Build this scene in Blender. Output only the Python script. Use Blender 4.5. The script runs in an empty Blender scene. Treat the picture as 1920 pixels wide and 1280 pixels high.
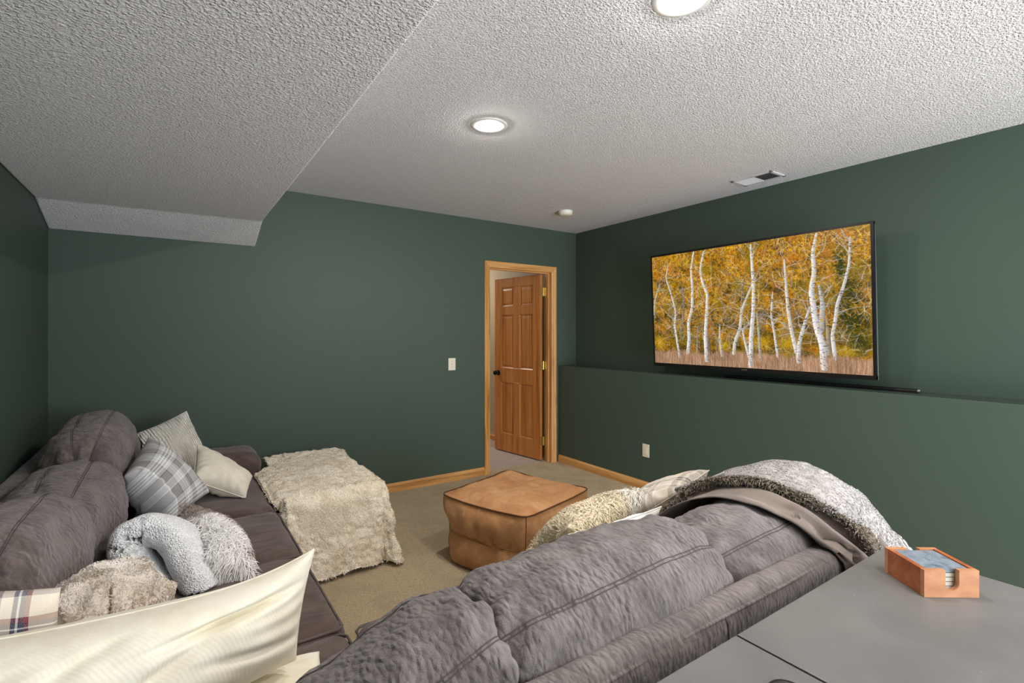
import bpy, bmesh, math, random
import numpy as np
from mathutils import Vector
from mathutils.bvhtree import BVHTree

rng = np.random.default_rng(7)
random.seed(7)
sc = bpy.context.scene
COL = sc.collection
PI = math.pi


# ------------------------------------------------------------------ helpers
def lin(r, g, b):
    def f(c):
        c /= 255.0
        return c / 12.92 if c <= 0.04045 else ((c + 0.055) / 1.055) ** 2.4
    return (f(r), f(g), f(b), 1.0)


def A(*v):
    return np.array(v, float)


def unit(v):
    v = np.asarray(v, float)
    return v / (np.linalg.norm(v) + 1e-12)


_perm = np.random.default_rng(3).permutation(256)
_perm = np.concatenate([_perm, _perm, _perm])
_grad = np.random.default_rng(4).normal(size=(256, 3))
_grad /= np.linalg.norm(_grad, axis=1)[:, None]


def pn(P, seed=0):
    """gradient noise, about -1..1"""
    P = np.asarray(P, float) + seed * 17.31
    i = np.floor(P).astype(int)
    f = P - i
    w = f * f * f * (f * (f * 6 - 15) + 10)
    out = np.zeros(P.shape[:-1])
    for dx in (0, 1):
        for dy in (0, 1):
            for dz in (0, 1):
                h = _perm[_perm[_perm[(i[..., 0] + dx) & 255] + ((i[..., 1] + dy) & 255)] + ((i[..., 2] + dz) & 255)]
                g = _grad[h]
                d = f - A(dx, dy, dz)
                ww = (w[..., 0] if dx else 1 - w[..., 0]) * (w[..., 1] if dy else 1 - w[..., 1]) * (w[..., 2] if dz else 1 - w[..., 2])
                out += ww * (g * d).sum(-1)
    return out * 1.6


def fbm(P, seed=0, o=3):
    P = np.asarray(P, float)
    a, s, out = 1.0, 1.0, 0
    for k in range(o):
        out = out + a * pn(P * s, seed + k)
        a *= 0.5
        s *= 2.0
    return out


def smooth(a, b, x):
    t = np.clip((np.asarray(x, float) - a) / (b - a), 0, 1)
    return t * t * (3 - 2 * t)


def setprops(o, label=None, cat=None, group=None, kind=None):
    if label: o['label'] = label
    if cat: o['category'] = cat
    if group: o['group'] = group
    if kind: o['kind'] = kind
    return o


def empty(name, loc, label=None, cat=None, group=None, kind=None):
    o = bpy.data.objects.new(name, None)
    o.empty_display_size = 0.05
    COL.objects.link(o)
    o.location = loc
    return setprops(o, label, cat, group, kind)


def wpos(o):
    p = A(*o.location)
    while o.parent is not None:
        o = o.parent
        p = p + A(*o.location)
    return p


def make(name, V, F, mat, parent=None, loc=None, smooth_=True, uv=None, col=None, mats=None, fmat=None):
    """V world coordinates; F list of index tuples"""
    V = np.asarray(V, float)
    if parent is not None:
        off = wpos(parent)
    else:
        off = A(*loc) if loc is not None else A((V[:, 0].min() + V[:, 0].max()) / 2, (V[:, 1].min() + V[:, 1].max()) / 2, V[:, 2].min())
    me = bpy.data.meshes.new(name)
    me.from_pydata((V - off).tolist(), [], [tuple(int(i) for i in f) for f in F])
    if smooth_:
        me.polygons.foreach_set('use_smooth', [True] * len(me.polygons))
    for m in (mats or [mat]):
        me.materials.append(m)
    if fmat is not None:
        me.polygons.foreach_set('material_index', list(fmat))
    if uv is not None:
        l = me.uv_layers.new(name='UVMap')
        idx = np.zeros(len(me.loops), int)
        me.loops.foreach_get('vertex_index', idx)
        l.data.foreach_set('uv', np.asarray(uv, float)[idx].ravel())
    if col is not None:
        at = me.color_attributes.new('Col', 'FLOAT_COLOR', 'POINT')
        c = np.ones((len(V), 4))
        c[:, :3] = col
        at.data.foreach_set('color', c.ravel())
    me.update()
    o = bpy.data.objects.new(name, me)
    COL.objects.link(o)
    if parent is not None:
        o.parent = parent
    else:
        o.location = off
    return o


class MB:
    """collects shapes into one mesh"""
    def __init__(s):
        s.V = np.zeros((0, 3)); s.F = []

    def add(s, V, F):
        n = len(s.V)
        s.V = np.vstack([s.V, np.asarray(V, float)])
        s.F += [tuple(int(i) + n for i in f) for f in F]
        return s

    def box(s, lo, hi, b=0.0):
        lo = A(*lo); hi = A(*hi)
        bm = bmesh.new()
        bmesh.ops.create_cube(bm, size=1)
        for v in bm.verts:
            v.co = Vector((lo + hi) / 2 + np.array(v.co) * (hi - lo))
        if b > 0:
            bmesh.ops.bevel(bm, geom=bm.edges[:], offset=b, segments=2, affect='EDGES', profile=0.6)
        return s.bm(bm)

    def bm(s, bm):
        bm.verts.index_update()
        V = [tuple(v.co) for v in bm.verts]
        F = [[v.index for v in f.verts] for f in bm.faces]
        bm.free()
        return s.add(V, F)

    def tube(s, pts, r, n=8):
        pts = np.asarray(pts, float)
        T = np.gradient(pts, axis=0)
        T /= np.linalg.norm(T, axis=1)[:, None] + 1e-12
        ref = A(0, 0, 1) if abs(T[0][2]) < 0.9 else A(1, 0, 0)
        N = np.cross(T, ref); N /= np.linalg.norm(N, axis=1)[:, None] + 1e-12
        B = np.cross(T, N)
        a = np.arange(n) * 2 * PI / n
        rr = np.ones(len(pts)) * r
        V = pts[:, None, :] + rr[:, None, None] * (np.cos(a)[None, :, None] * N[:, None, :] + np.sin(a)[None, :, None] * B[:, None, :])
        F = []
        for i in range(len(pts) - 1):
            for j in range(n):
                F.append((i * n + j, i * n + (j + 1) % n, (i + 1) * n + (j + 1) % n, (i + 1) * n + j))
        F.append(tuple(range(n - 1, -1, -1)))
        F.append(tuple((len(pts) - 1) * n + j for j in range(n)))
        return s.add(V.reshape(-1, 3), F)

    def lathe(s, prof, c, n=48, axis='z'):
        """prof: (r, h) list; closes to the axis when r is 0"""
        V = []; F = []
        a = np.arange(n) * 2 * PI / n
        for r, h in prof:
            for t in a:
                V.append((r * math.cos(t), r * math.sin(t), h))
        V = np.array(V)
        if axis == 'x': V = V[:, [2, 0, 1]]
        if axis == 'y': V = V[:, [0, 2, 1]] * A(1, 1, -1)
        for i in range(len(prof) - 1):
            for j in range(n):
                F.append((i * n + j, i * n + (j + 1) % n, (i + 1) * n + (j + 1) % n, (i + 1) * n + j))
        return s.add(V + A(*c), F)

    def prism(s, poly, d0, d1, frame):
        """poly 2D points in the frame (o, ex, ey, ez), extruded along ez from d0 to d1"""
        o, ex, ey, ez = [A(*q) for q in frame]
        n = len(poly)
        V = [o + ex * p[0] + ey * p[1] + ez * d0 for p in poly] + [o + ex * p[0] + ey * p[1] + ez * d1 for p in poly]
        F = [tuple(range(n - 1, -1, -1)), tuple(range(n, 2 * n))]
        for i in range(n):
            j = (i + 1) % n
            F.append((i, j, n + j, n + i))
        return s.add(V, F)

    def build(s, name, mat, parent=None, **k):
        k.setdefault('smooth_', False)
        return make(name, s.V, s.F, mat, parent, **k)


def grid_faces(nu, nv, wrapv=False):
    F = []
    for i in range(nu - 1):
        for j in range(nv if wrapv else nv - 1):
            k = (j + 1) % nv
            F.append((i * nv + j, i * nv + k, (i + 1) * nv + k, (i + 1) * nv + j))
    return F


def vnormals(V, F):
    V = np.asarray(V, float)
    N = np.zeros_like(V)
    Q = np.array([(f[0], f[1], f[2], f[3] if len(f) > 3 else f[2]) for f in F])
    n = np.cross(V[Q[:, 2]] - V[Q[:, 0]], V[Q[:, 3]] - V[Q[:, 1]])
    t = Q[:, 3] == Q[:, 2]
    if t.any():
        n[t] = np.cross(V[Q[t, 1]] - V[Q[t, 0]], V[Q[t, 2]] - V[Q[t, 0]])
    for k in range(4):
        np.add.at(N, Q[:, k], n)
    return N / (np.linalg.norm(N, axis=1)[:, None] + 1e-12)


def bvh_of(objs):
    vs, ps = [], []
    for o in objs:
        if o.type == 'MESH' and len(o.data.polygons):
            off = wpos(o)
            b = len(vs)
            vs += [tuple(np.array(v.co) + off) for v in o.data.vertices]
            ps += [tuple(b + i for i in p.vertices) for p in o.data.polygons]
        for ch in o.children:
            pass
    return vs, ps


def tree(*roots):
    allo = []
    def rec(o):
        allo.append(o)
        for c in o.children: rec(c)
    for r in roots: rec(r)
    out = []
    for o in allo:
        if o.type != 'MESH' or o.get('nosolid'): continue
        vs, ps = bvh_of([o])
        if ps: out.append(BVHTree.FromPolygons(vs, ps))
    return out


def inside(p, trees, eps=0.0, reach=0.3):
    for t in trees:
        r = t.find_nearest(Vector(p), reach)
        if r[0] is None: continue
        d = np.asarray(p) - np.array(r[0])
        if d.dot(np.array(r[1])) < eps * .5 or np.linalg.norm(d) < eps: return True
    return False


def shrink_to(V, B, trees, eps=0.006):
    """points inside a solid slide towards their own partner point in B until they are clear"""
    V = np.array(V, float)
    for i in range(len(V)):
        if not inside(V[i], trees, eps): continue
        for k in (.85, .7, .55, .4, .25, .1):
            p = B[i] + (V[i] - B[i]) * k
            if not inside(p, trees, eps): break
        V[i] = p
    return V


def push_out(V, trees, eps=0.006, it=3, reach=0.25, floor=None):
    """moves points that lie inside any solid to just outside its surface"""
    V = np.array(V, float)
    for _ in range(it):
        for t in trees:
            for i in range(len(V)):
                r = t.find_nearest(Vector(V[i]), reach)
                if r[0] is None: continue
                p = np.array(r[0]); n = np.array(r[1]); d = V[i] - p
                s = d.dot(n)
                L = np.linalg.norm(d)
                if s < 0 or (L < eps and s >= 0):
                    V[i] = p + n * eps
    if floor is not None:
        V[:, 2] = np.maximum(V[:, 2], floor)
    return V


# ------------------------------------------------------------------ materials
class NT:
    def __init__(s, name):
        s.m = bpy.data.materials.new(name)
        s.m.use_nodes = True
        s.t = s.m.node_tree
        s.t.nodes.clear()
        s.out = s.t.nodes.new('ShaderNodeOutputMaterial')
        s.b = s.t.nodes.new('ShaderNodeBsdfPrincipled')
        s.t.links.new(s.b.outputs[0], s.out.inputs[0])
        s._tc = None

    def n(s, typ, **k):
        nd = s.t.nodes.new('ShaderNode' + typ)
        for a, v in k.items(): setattr(nd, a, v)
        return nd

    def link(s, a, b):
        s.t.links.new(a, b)

    def inp(s, nd, key, val):
        if hasattr(val, 'is_linked') or hasattr(val, 'links'):
            s.link(val, nd.inputs[key])
        else:
            nd.inputs[key].default_value = val

    def tc(s, which='Object'):
        if s._tc is None: s._tc = s.n('TexCoord')
        return s._tc.outputs[which]

    def mapping(s, scale=(1, 1, 1), vec=None, rot=(0, 0, 0), loc=(0, 0, 0)):
        m = s.n('Mapping')
        s.link(vec if vec is not None else s.tc(), m.inputs[0])
        m.inputs['Scale'].default_value = scale
        m.inputs['Rotation'].default_value = rot
        m.inputs['Location'].default_value = loc
        return m.outputs[0]

    def noise(s, scale, vec=None, detail=4, rough=0.55, dist=0.0):
        nd = s.n('TexNoise')
        s.link(vec if vec is not None else s.tc(), nd.inputs['Vector'])
        nd.inputs['Scale'].default_value = scale
        nd.inputs['Detail'].default_value = detail
        nd.inputs['Roughness'].default_value = rough
        nd.inputs['Distortion'].default_value = dist
        return nd.outputs['Fac']

    def voro(s, scale, vec=None, feature='F1', smoothness=1.0, rnd=1.0):
        nd = s.n('TexVoronoi', feature=feature)
        s.link(vec if vec is not None else s.tc(), nd.inputs['Vector'])
        nd.inputs['Scale'].default_value = scale
        nd.inputs['Randomness'].default_value = rnd
        return nd.outputs['Distance']

    def math(s, op, a, b=0.0, clamp=False):
        nd = s.n('Math', operation=op, use_clamp=clamp)
        s.inp(nd, 0, a); s.inp(nd, 1, b)
        return nd.outputs[0]

    def rng(s, v, a, b, c=0.0, d=1.0, st=True):
        nd = s.n('MapRange', interpolation_type='SMOOTHSTEP' if st else 'LINEAR')
        s.link(v, nd.inputs[0])
        for k, x in zip((1, 2, 3, 4), (a, b, c, d)): nd.inputs[k].default_value = x
        return nd.outputs[0]

    def ramp(s, v, stops, interp='LINEAR'):
        nd = s.n('ValToRGB')
        nd.color_ramp.interpolation = interp
        e = nd.color_ramp.elements
        while len(e) < len(stops): e.new(0.5)
        for q, (p, c) in zip(e, stops):
            q.position = p; q.color = c
        s.link(v, nd.inputs[0])
        return nd.outputs[0]

    def mix(s, f, a, b, mode='MIX'):
        nd = s.n('Mix', data_type='RGBA', blend_type=mode)
        s.inp(nd, 0, f); s.inp(nd, 6, a); s.inp(nd, 7, b)
        return nd.outputs[2]

    def warp(s, amount, scale, vec=None):
        nd = s.n('TexNoise')
        s.link(vec if vec is not None else s.tc(), nd.inputs['Vector'])
        nd.inputs['Scale'].default_value = scale
        nd.inputs['Detail'].default_value = 2
        sub = s.n('VectorMath', operation='SUBTRACT')
        s.link(nd.outputs['Color'], sub.inputs[0]); sub.inputs[1].default_value = (.5, .5, .5)
        sca = s.n('VectorMath', operation='SCALE')
        s.link(sub.outputs[0], sca.inputs[0]); sca.inputs['Scale'].default_value = amount
        ad = s.n('VectorMath', operation='ADD')
        s.link(vec if vec is not None else s.tc(), ad.inputs[0]); s.link(sca.outputs[0], ad.inputs[1])
        return ad.outputs[0]

    def bump(s, h, dist=0.01, strength=1.0, prev=None):
        nd = s.n('Bump')
        s.link(h, nd.inputs['Height'])
        nd.inputs['Distance'].default_value = dist
        nd.inputs['Strength'].default_value = strength
        if prev is not None: s.link(prev, nd.inputs['Normal'])
        s.link(nd.outputs[0], s.b.inputs['Normal'])
        return nd.outputs[0]

    def set(s, **k):
        nm = dict(color='Base Color', rough='Roughness', metal='Metallic', spec='Specular IOR Level', sheen='Sheen Weight',
                  sheenr='Sheen Roughness', sheent='Sheen Tint', emit='Emission Color', emits='Emission Strength', coat='Coat Weight', trans='Transmission Weight', alpha='Alpha')
        for a, v in k.items():
            s.inp(s.b, nm[a], v)
        return s


def plain(name, c, rough=0.5, metal=0.0, spec=0.5):
    t = NT(name)
    n = t.noise(35, detail=3)
    v = t.mix(n, tuple(x * 0.94 for x in c[:3]) + (1,), tuple(min(1, x * 1.05) for x in c[:3]) + (1,))
    t.set(color=v, rough=rough, metal=metal, spec=spec)
    return t.m


def m_wall(name, c):
    t = NT(name)
    n = t.noise(1.3, detail=5, rough=.6)
    a = tuple(x * 0.93 for x in c[:3]) + (1,); b = tuple(x * 1.07 for x in c[:3]) + (1,)
    t.set(color=t.mix(n, a, b), rough=.55, spec=.35)
    t.bump(t.noise(160, detail=3), 0.0012, .5)
    return t.m


def m_ceiling():
    t = NT('popcorn_ceiling')
    w = t.warp(.007, 90)
    a = t.math('SUBTRACT', 1.0, t.voro(95, w, 'F1'))
    big = t.rng(t.noise(120, detail=2), .35, .65)
    b = t.noise(230, detail=3, rough=.7)
    h = t.math('ADD', t.math('MULTIPLY', a, big), t.math('MULTIPLY', b, .5))
    t.set(color=t.mix(t.noise(60, detail=2), lin(224, 222, 224), lin(236, 234, 236)), rough=.95, spec=.1)
    t.bump(h, .0085, .9)
    return t.m


def m_carpet(name, c1, c2, c3, scale=1.0):
    t = NT(name)
    sp = t.noise(190 * scale, detail=5, rough=.85)
    big = t.noise(5, detail=5, rough=.65)
    c = t.mix(t.rng(sp, .36, .64), c1, c2)
    c = t.mix(t.rng(big, .42, .66, 0, .42), c, c3)
    t.set(color=c, rough=1.0, spec=.05, sheen=.25, sheenr=.6)
    t.bump(t.math('ADD', t.noise(300 * scale, detail=3, rough=.8), t.math('MULTIPLY', t.noise(45, detail=2), .8)), .012, .8)
    return t.m


def m_wood(name, dark, mid, light, axis='z', rough=.38, scale=1.0, coarse=1.0):
    t = NT(name)
    st = {'z': (34, 34, 1.6), 'x': (1.6, 34, 34), 'y': (34, 1.6, 34)}[axis]
    v = t.warp(.025, 2.2)
    m = t.mapping(tuple(q * scale for q in st), v)
    g = t.noise(1.0 * coarse, m, detail=6, rough=.65, dist=.4)
    st2 = {'z': (9, 9, .55), 'x': (.55, 9, 9), 'y': (9, .55, 9)}[axis]
    g2 = t.noise(1.1, t.mapping(tuple(q * scale for q in st2), v), detail=3, rough=.5, dist=1.3)
    f = t.math('ADD', t.math('MULTIPLY', g, .55), t.math('MULTIPLY', g2, .45))
    t.set(color=t.ramp(f, [(.34, dark), (.5, mid), (.66, light)]), rough=rough, spec=.45)
    t.bump(g, .0007, .35)
    return t.m


def m_suede(name, dark, light, axis='x', emboss=1.0, sheen=.35):
    """velvety upholstery, embossed with a pebbled wrinkle"""
    t = NT(name)
    sc3 = {'x': (1.15, .62, .62), 'y': (.62, 1.15, .62), 'z': (.62, .62, 1.15)}[axis]
    v = t.mapping(sc3, t.warp(.020, 14))
    v = t.warp(.008, 55, v)
    vn = t.n('TexVoronoi', feature='SMOOTH_F1')
    t.link(v, vn.inputs['Vector']); vn.inputs['Scale'].default_value = 72; vn.inputs['Smoothness'].default_value = .35
    h1 = t.math('SUBTRACT', 1.0, vn.outputs['Distance'])
    patch = t.rng(t.noise(7, detail=2), .32, .62, .45, 1.0)
    h1 = t.math('MULTIPLY', h1, patch)
    fine = t.noise(260, detail=4, rough=.7)
    h = t.math('ADD', h1, t.math('MULTIPLY', fine, .30))
    nap = t.noise(11, detail=5, rough=.7, dist=.6)
    c = t.mix(t.rng(nap, .3, .7), dark, light)
    t.set(color=c, rough=.92, spec=.12, sheen=sheen, sheenr=.45, sheent=(.82, .8, .82, 1))
    t.bump(h, .0130 * emboss, .9)
    return t.m


def m_smoothsuede(name, dark, light, sheen=.3):
    t = NT(name)
    v = t.mapping((1, 2.4, 1), t.warp(.06, 5))
    nap = t.noise(7, v, detail=5, rough=.7, dist=.6)
    c = t.mix(t.rng(nap, .32, .68), dark, light)
    t.set(color=c, rough=.9, spec=.12, sheen=sheen, sheenr=.5, sheent=(.8, .76, .76, 1))
    t.bump(t.math('ADD', t.noise(330, detail=3, rough=.7), t.noise(24, detail=2)), .0016, .6)
    return t.m


def m_cloth(name, c, c2=None, kind='plain', scale=1.0, sheen=.15):
    t = NT(name)
    c2 = c2 or tuple(x * .9 for x in c[:3]) + (1,)
    base = t.mix(t.rng(t.noise(14, detail=4), .35, .65), c, c2)
    h = t.noise(420, detail=2)
    d = .0009
    if kind == 'rib':
        w = t.n('TexWave', wave_type='BANDS', bands_direction='DIAGONAL')
        t.link(t.mapping((1, 1, .3)), w.inputs[0])
        w.inputs['Scale'].default_value = 26 * scale
        w.inputs['Distortion'].default_value = .4
        w.inputs['Detail'].default_value = 2
        h = t.math('ADD', w.outputs['Fac'], t.math('MULTIPLY', h, .5)); d = .00022
    if kind == 'knit':
        w = t.n('TexWave', wave_type='BANDS', bands_direction='X')
        t.link(t.warp(.05, 5, t.tc('UV')), w.inputs[0])
        w.inputs['Scale'].default_value = 7.5
        w.inputs['Distortion'].default_value = 3.0
        w.inputs['Detail'].default_value = 2.0
        w.inputs['Detail Scale'].default_value = 1.5
        h = t.math('ADD', w.outputs['Fac'], t.math('MULTIPLY', t.noise(60, detail=2), .4)); d = .014
    if kind == 'sherpa':
        v = t.warp(.006, 90)
        e = t.voro(130 * scale, v, 'SMOOTH_F1')
        h = t.math('SUBTRACT', 1.0, e); d = .006
    t.set(color=base, rough=.93, spec=.1, sheen=sheen, sheenr=.5)
    t.bump(h, d, .8)
    return t.m


def m_plaid(name, stops_u, stops_v, rep=2.0, tint=None):
    """tartan: constant colour bands across both directions, woven half and half"""
    t = NT(name)
    sx = t.n('SeparateXYZ')
    t.link(t.warp(.012, 4, t.tc('UV')), sx.inputs[0])
    fu = t.math('FRACT', t.math('MULTIPLY', sx.outputs[0], rep))
    fv = t.math('FRACT', t.math('MULTIPLY', sx.outputs[1], rep))
    cu = t.ramp(fu, stops_u, 'CONSTANT'); cv = t.ramp(fv, stops_v, 'CONSTANT')
    c = t.mix(.5, cu, cv)
    c = t.mix(t.rng(t.noise(600, detail=2), .4, .6, 0, .25), c, t.mix(.5, c, lin(255, 255, 255)))
    t.set(color=c, rough=.9, spec=.1, sheen=.15)
    t.bump(t.noise(480, detail=2), .0009, .7)
    return t.m


def m_attr(name, rough=.9, sheen=.3, spec=.1):
    t = NT(name)
    a = t.n('VertexColor', layer_name='Col')
    t.set(color=a.outputs[0], rough=rough, spec=spec, sheen=sheen, sheenr=.5)
    return t.m


def m_emit(name, c, k):
    t = NT(name)
    t.set(color=c, emit=c, emits=k, rough=.4)
    return t.m


GREEN = lin(66, 81, 70)
M = {}
M['green'] = m_wall('green_wall_paint', GREEN)
M['ceil'] = m_ceiling()
M['carpet'] = m_carpet('olive_tan_carpet', lin(150, 128, 92), lin(240, 214, 168), lin(160, 139, 104))
M['carpet2'] = m_carpet('pale_berber_carpet', lin(140, 114, 100), lin(236, 218, 206), lin(182, 158, 146), .7)
M['oak_z'] = m_wood('oak_trim_vertical', lin(150, 96, 44), lin(204, 150, 88), lin(222, 172, 110), 'z')
M['oak_x'] = m_wood('oak_trim_along_x', lin(150, 96, 44), lin(204, 150, 88), lin(222, 172, 110), 'x')
M['oak_y'] = m_wood('oak_trim_along_y', lin(150, 96, 44), lin(204, 150, 88), lin(222, 172, 110), 'y')
M['door'] = m_wood('stained_alder_door', lin(138, 80, 30), lin(184, 118, 60), lin(204, 142, 82), 'z', .32, .6)
M['white'] = plain('white_plastic', lin(232, 230, 226), .4)
M['ivory'] = plain('ivory_plastic', lin(226, 219, 200), .4)
M['black'] = plain('black_plastic', lin(18, 18, 19), .35)
M['blackm'] = plain('dark_bronze_metal', lin(26, 23, 22), .3, .7)
M['brass'] = plain('brass', lin(205, 178, 110), .3, .9)
M['chrome'] = plain('chrome', lin(200, 200, 204), .2, 1.0)
M['beige'] = m_wall('beige_hall_paint', lin(176, 160, 134))
M['vent'] = plain('vent_enamel', lin(206, 204, 208), .45)
M['dark'] = plain('dark_void', lin(60, 60, 64), .8)
M['lens'] = m_emit('lit_lens', (1, .94, .87, 1), 640.0)
M['cush_x'] = m_suede('embossed_suede_along_x', lin(94, 87, 86), lin(126, 118, 116), 'x')
M['cush_y'] = m_suede('embossed_suede_along_y', lin(90, 80, 77), lin(120, 108, 104), 'y', .9)
M['rail'] = m_suede('rubbed_suede', lin(92, 85, 83), lin(124, 115, 111), 'x', .8)
M['seat'] = m_smoothsuede('smooth_shaded_suede', lin(76, 64, 60), lin(102, 88, 82))  # same suede, smoother; its darker tone paints in how light meets the nap
M['seam'] = plain('seam_thread', lin(74, 67, 65), .9)
M['leather'] = None

# ------------------------------------------------------------------ room
XL, XR, XH, YB, YF, ZC = -0.637, 3.704, 3.45, 4.18, -2.1, 2.487
HZ = 1.033
DX0, DX1, DZ = 2.578, 3.354, 2.03


def struct(name, mb, mat, **k):
    o = mb.build(name, mat, **k)
    o['kind'] = 'structure'
    return o


struct('floor', MB().box((XL - .1, YF - .1, -.08), (XR + .1, YB + .095, 0)), M['carpet'])
struct('ceiling', MB().box((XL - .1, YF - .1, ZC), (XR + .1, YB + .12, ZC + .1)), M['ceil'])
struct('wall_left', MB().box((XL - .1, YF - .1, 0), (XL, YB + .115, ZC)), M['green'])
wb = MB()
wb.box((XL, YB, 0), (DX0 - .018, YB + .115, ZC))
wb.box((DX1 + .018, YB, 0), (XR, YB + .115, ZC))
wb.box((DX0 - .018, YB, DZ + .018), (DX1 + .018, YB + .115, ZC))
struct('wall_back', wb, M['green'])
struct('wall_right', MB().box((XR, YF - .1, 0), (XR + .1, YB + .115, ZC)), M['green'])
struct('wall_right_lower', MB().box((XH, YF, 0), (XR, YB, HZ), .004), M['green'])
# wall behind the camera with an assumed daylight window, enlarged to brighten the ceiling
WX0, WX1, WZ0, WZ1 = 0.75, 3.35, 0.06, 2.10
wf = MB()
wf.box((XL, YF - .1, 0), (WX0, YF, ZC)); wf.box((WX1, YF - .1, 0), (XR, YF, ZC))
wf.box((WX0, YF - .1, 0), (WX1, YF, WZ0)); wf.box((WX0, YF - .1, WZ1), (WX1, YF, ZC))
struct('wall_front', wf, M['green'])
win = empty('window_1', ((WX0 + WX1) / 2, YF, WZ0), kind='structure')
f = MB()
for a, b in (((WX0, WZ0), (WX0 + .05, WZ1)), ((WX1 - .05, WZ0), (WX1, WZ1)), ((WX0, WZ0), (WX1, WZ0 + .05)), ((WX0, WZ1 - .05), (WX1, WZ1)), (((WX0 + WX1) / 2 - .03, WZ0), ((WX0 + WX1) / 2 + .03, WZ1))):
    f.box((a[0], YF - .08, a[1]), (b[0], YF - .03, b[1]))
f.build('window_frame', M['white'], win)
gt = NT('window_glass')
gt.set(color=(1, 1, 1, 1), rough=0.0, trans=1.0, spec=.5)
MB().box((WX0 + .05, YF - .06, WZ0 + .05), (WX1 - .05, YF - .055, WZ1 - .05)).build('window_pane', gt.m, win)

# soffit under the stairs: flat underside, short slope down to the back wall
SX = 0.515
s0 = [(XL, YF, 2.05), (SX, YF, 2.27)]
ring = lambda x, dz: [(x, YF, 2.14 + dz * 1.6), (x, 3.80, 2.14 + dz), (x, YB, 2.03), (x, YB, ZC), (x, YF, ZC)]
ra, rb = ring(XL, 0.0), ring(SX, .012)
sf = MB()
sf.add(ra + rb, [(4, 3, 2, 1, 0), (5, 6, 7, 8, 9), (0, 1, 6, 5), (1, 2, 7, 6), (2, 3, 8, 7), (3, 4, 9, 8), (4, 0, 5, 9)])
so = struct('ceiling_soffit', sf, M['ceil'])
bv = so.modifiers.new('b', 'BEVEL'); bv.width = .012; bv.segments = 3; bv.angle_limit = .15

# hall behind the door
hl = MB()
hl.box((2.0, YB + .095, -.08), (3.62, 7.2, -.004))
struct('floor_hall', hl, M['carpet2'])
struct('wall_hall_right', MB().box((3.45, YB + .116, 0), (3.55, 7.2, ZC)), M['beige'])
struct('wall_hall_end', MB().box((2.0, 7.1, 0), (3.45, 7.2, ZC)), M['beige'])
struct('wall_hall_left', MB().box((1.9, YB + .116, 0), (2.0, 7.2, ZC)), M['beige'])
struct('ceiling_hall', MB().box((1.9, YB + .121, ZC), (3.55, 7.2, ZC + .1)), M['ceil'])


def base_prof(h=.078, d=.013):
    return [(0, 0), (d, 0), (d, h * .72), (d * .75, h * .84), (d * .45, h * .9), (d * .35, h), (0, h)]


struct('baseboard_back', MB().prism(base_prof(), 0, DX0 - .06 - XL, ((XL, YB, 0), (0, -1, 0), (0, 0, 1), (1, 0, 0))), M['oak_x'])
struct('baseboard_right', MB().prism(base_prof(), 0, YB - YF - .014, ((XH, YF, 0), (-1, 0, 0), (0, 0, 1), (0, 1, 0))), M['oak_y'])
struct('baseboard_left', MB().prism(base_prof(), 0, YB - YF - .014, ((XL, YF, 0), (1, 0, 0), (0, 0, 1), (0, 1, 0))), M['oak_y'])
struct('baseboard_hall', MB().prism(base_prof(), 0, 2.7, ((3.45, YB + .13, -.004), (-1, 0, 0), (0, 0, 1), (0, 1, 0))), M['oak_y'])

# door casing (mitred, stepped profile) and jamb
trim = empty('trim_1', ((DX0 + DX1) / 2, YB, 0), kind='structure')
cw = .062


def casing_piece(x0, x1, z0, z1, kind):
    """profile runs from the inner edge (thin) to the outer edge (thick)"""
    P = [(0, 0), (0, .009), (.006, .012), (.030, .0135), (.042, .017), (.056, .018), (.062, .014), (.062, 0)]
    V = []; F = []
    for (q, d) in P:
        if kind == 'left':
            V += [(x0 - q, YB - d, 0), (x0 - q, YB - d, z1 + q)]
        elif kind == 'right':
            V += [(x1 + q, YB - d, 0), (x1 + q, YB - d, z1 + q)]
        else:
            V += [(x0 - q, YB - d, z1 + q), (x1 + q, YB - d, z1 + q)]
    n = len(P)
    for i in range(n - 1):
        F.append((2 * i, 2 * i + 1, 2 * i + 3, 2 * i + 2))
    F.append(tuple(range(0, 2 * n, 2))); F.append(tuple(range(1, 2 * n, 2)))
    return MB().add(V, F)


casing_piece(DX0, DX1, 0, DZ, 'left').build('side_casing', M['oak_z'], trim)
casing_piece(DX0, DX1, 0, DZ, 'right').build('side_casing', M['oak_z'], trim)
casing_piece(DX0, DX1, 0, DZ, 'top').build('head_casing', M['oak_x'], trim)
j = MB()
j.box((DX0 - .018, YB + .001, 0), (DX0, YB + .118, DZ)); j.box((DX1, YB + .001, 0), (DX1 + .018, YB + .118, DZ))
j.box((DX0, YB + .04, 0), (DX0 + .012, YB + .075, DZ - .012)); j.box((DX1 - .012, YB + .04, 0), (DX1, YB + .075, DZ - .012))
j.build('door_jamb', M['oak_z'], trim)
j = MB()
j.box((DX0 - .018, YB + .001, DZ), (DX1 + .018, YB + .118, DZ + .018)); j.box((DX0, YB + .04, DZ - .012), (DX1, YB + .075, DZ))
j.build('head_jamb', M['oak_x'], trim)

# six panel door, open into the hall
door = empty('door_1', (3.318, YB + .128, 0), kind='structure')
P0 = A(3.287, YB + .118, 0.012); P1 = A(3.188, 5.04, 0.012)
ex = unit(P1 - P0); ez = A(0, 0, 1); ey = np.cross(ez, ex)      # ey points away from the room side (to -x) or not
if ey[0] > 0: ey = -ey
DW, DH, DT = .752, 2.005, .035


def dpt(u, z, d):            # d: depth measured from the visible face into the door
    return P0 + ex * u + ez * z - ey * d


dm = MB()


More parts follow.
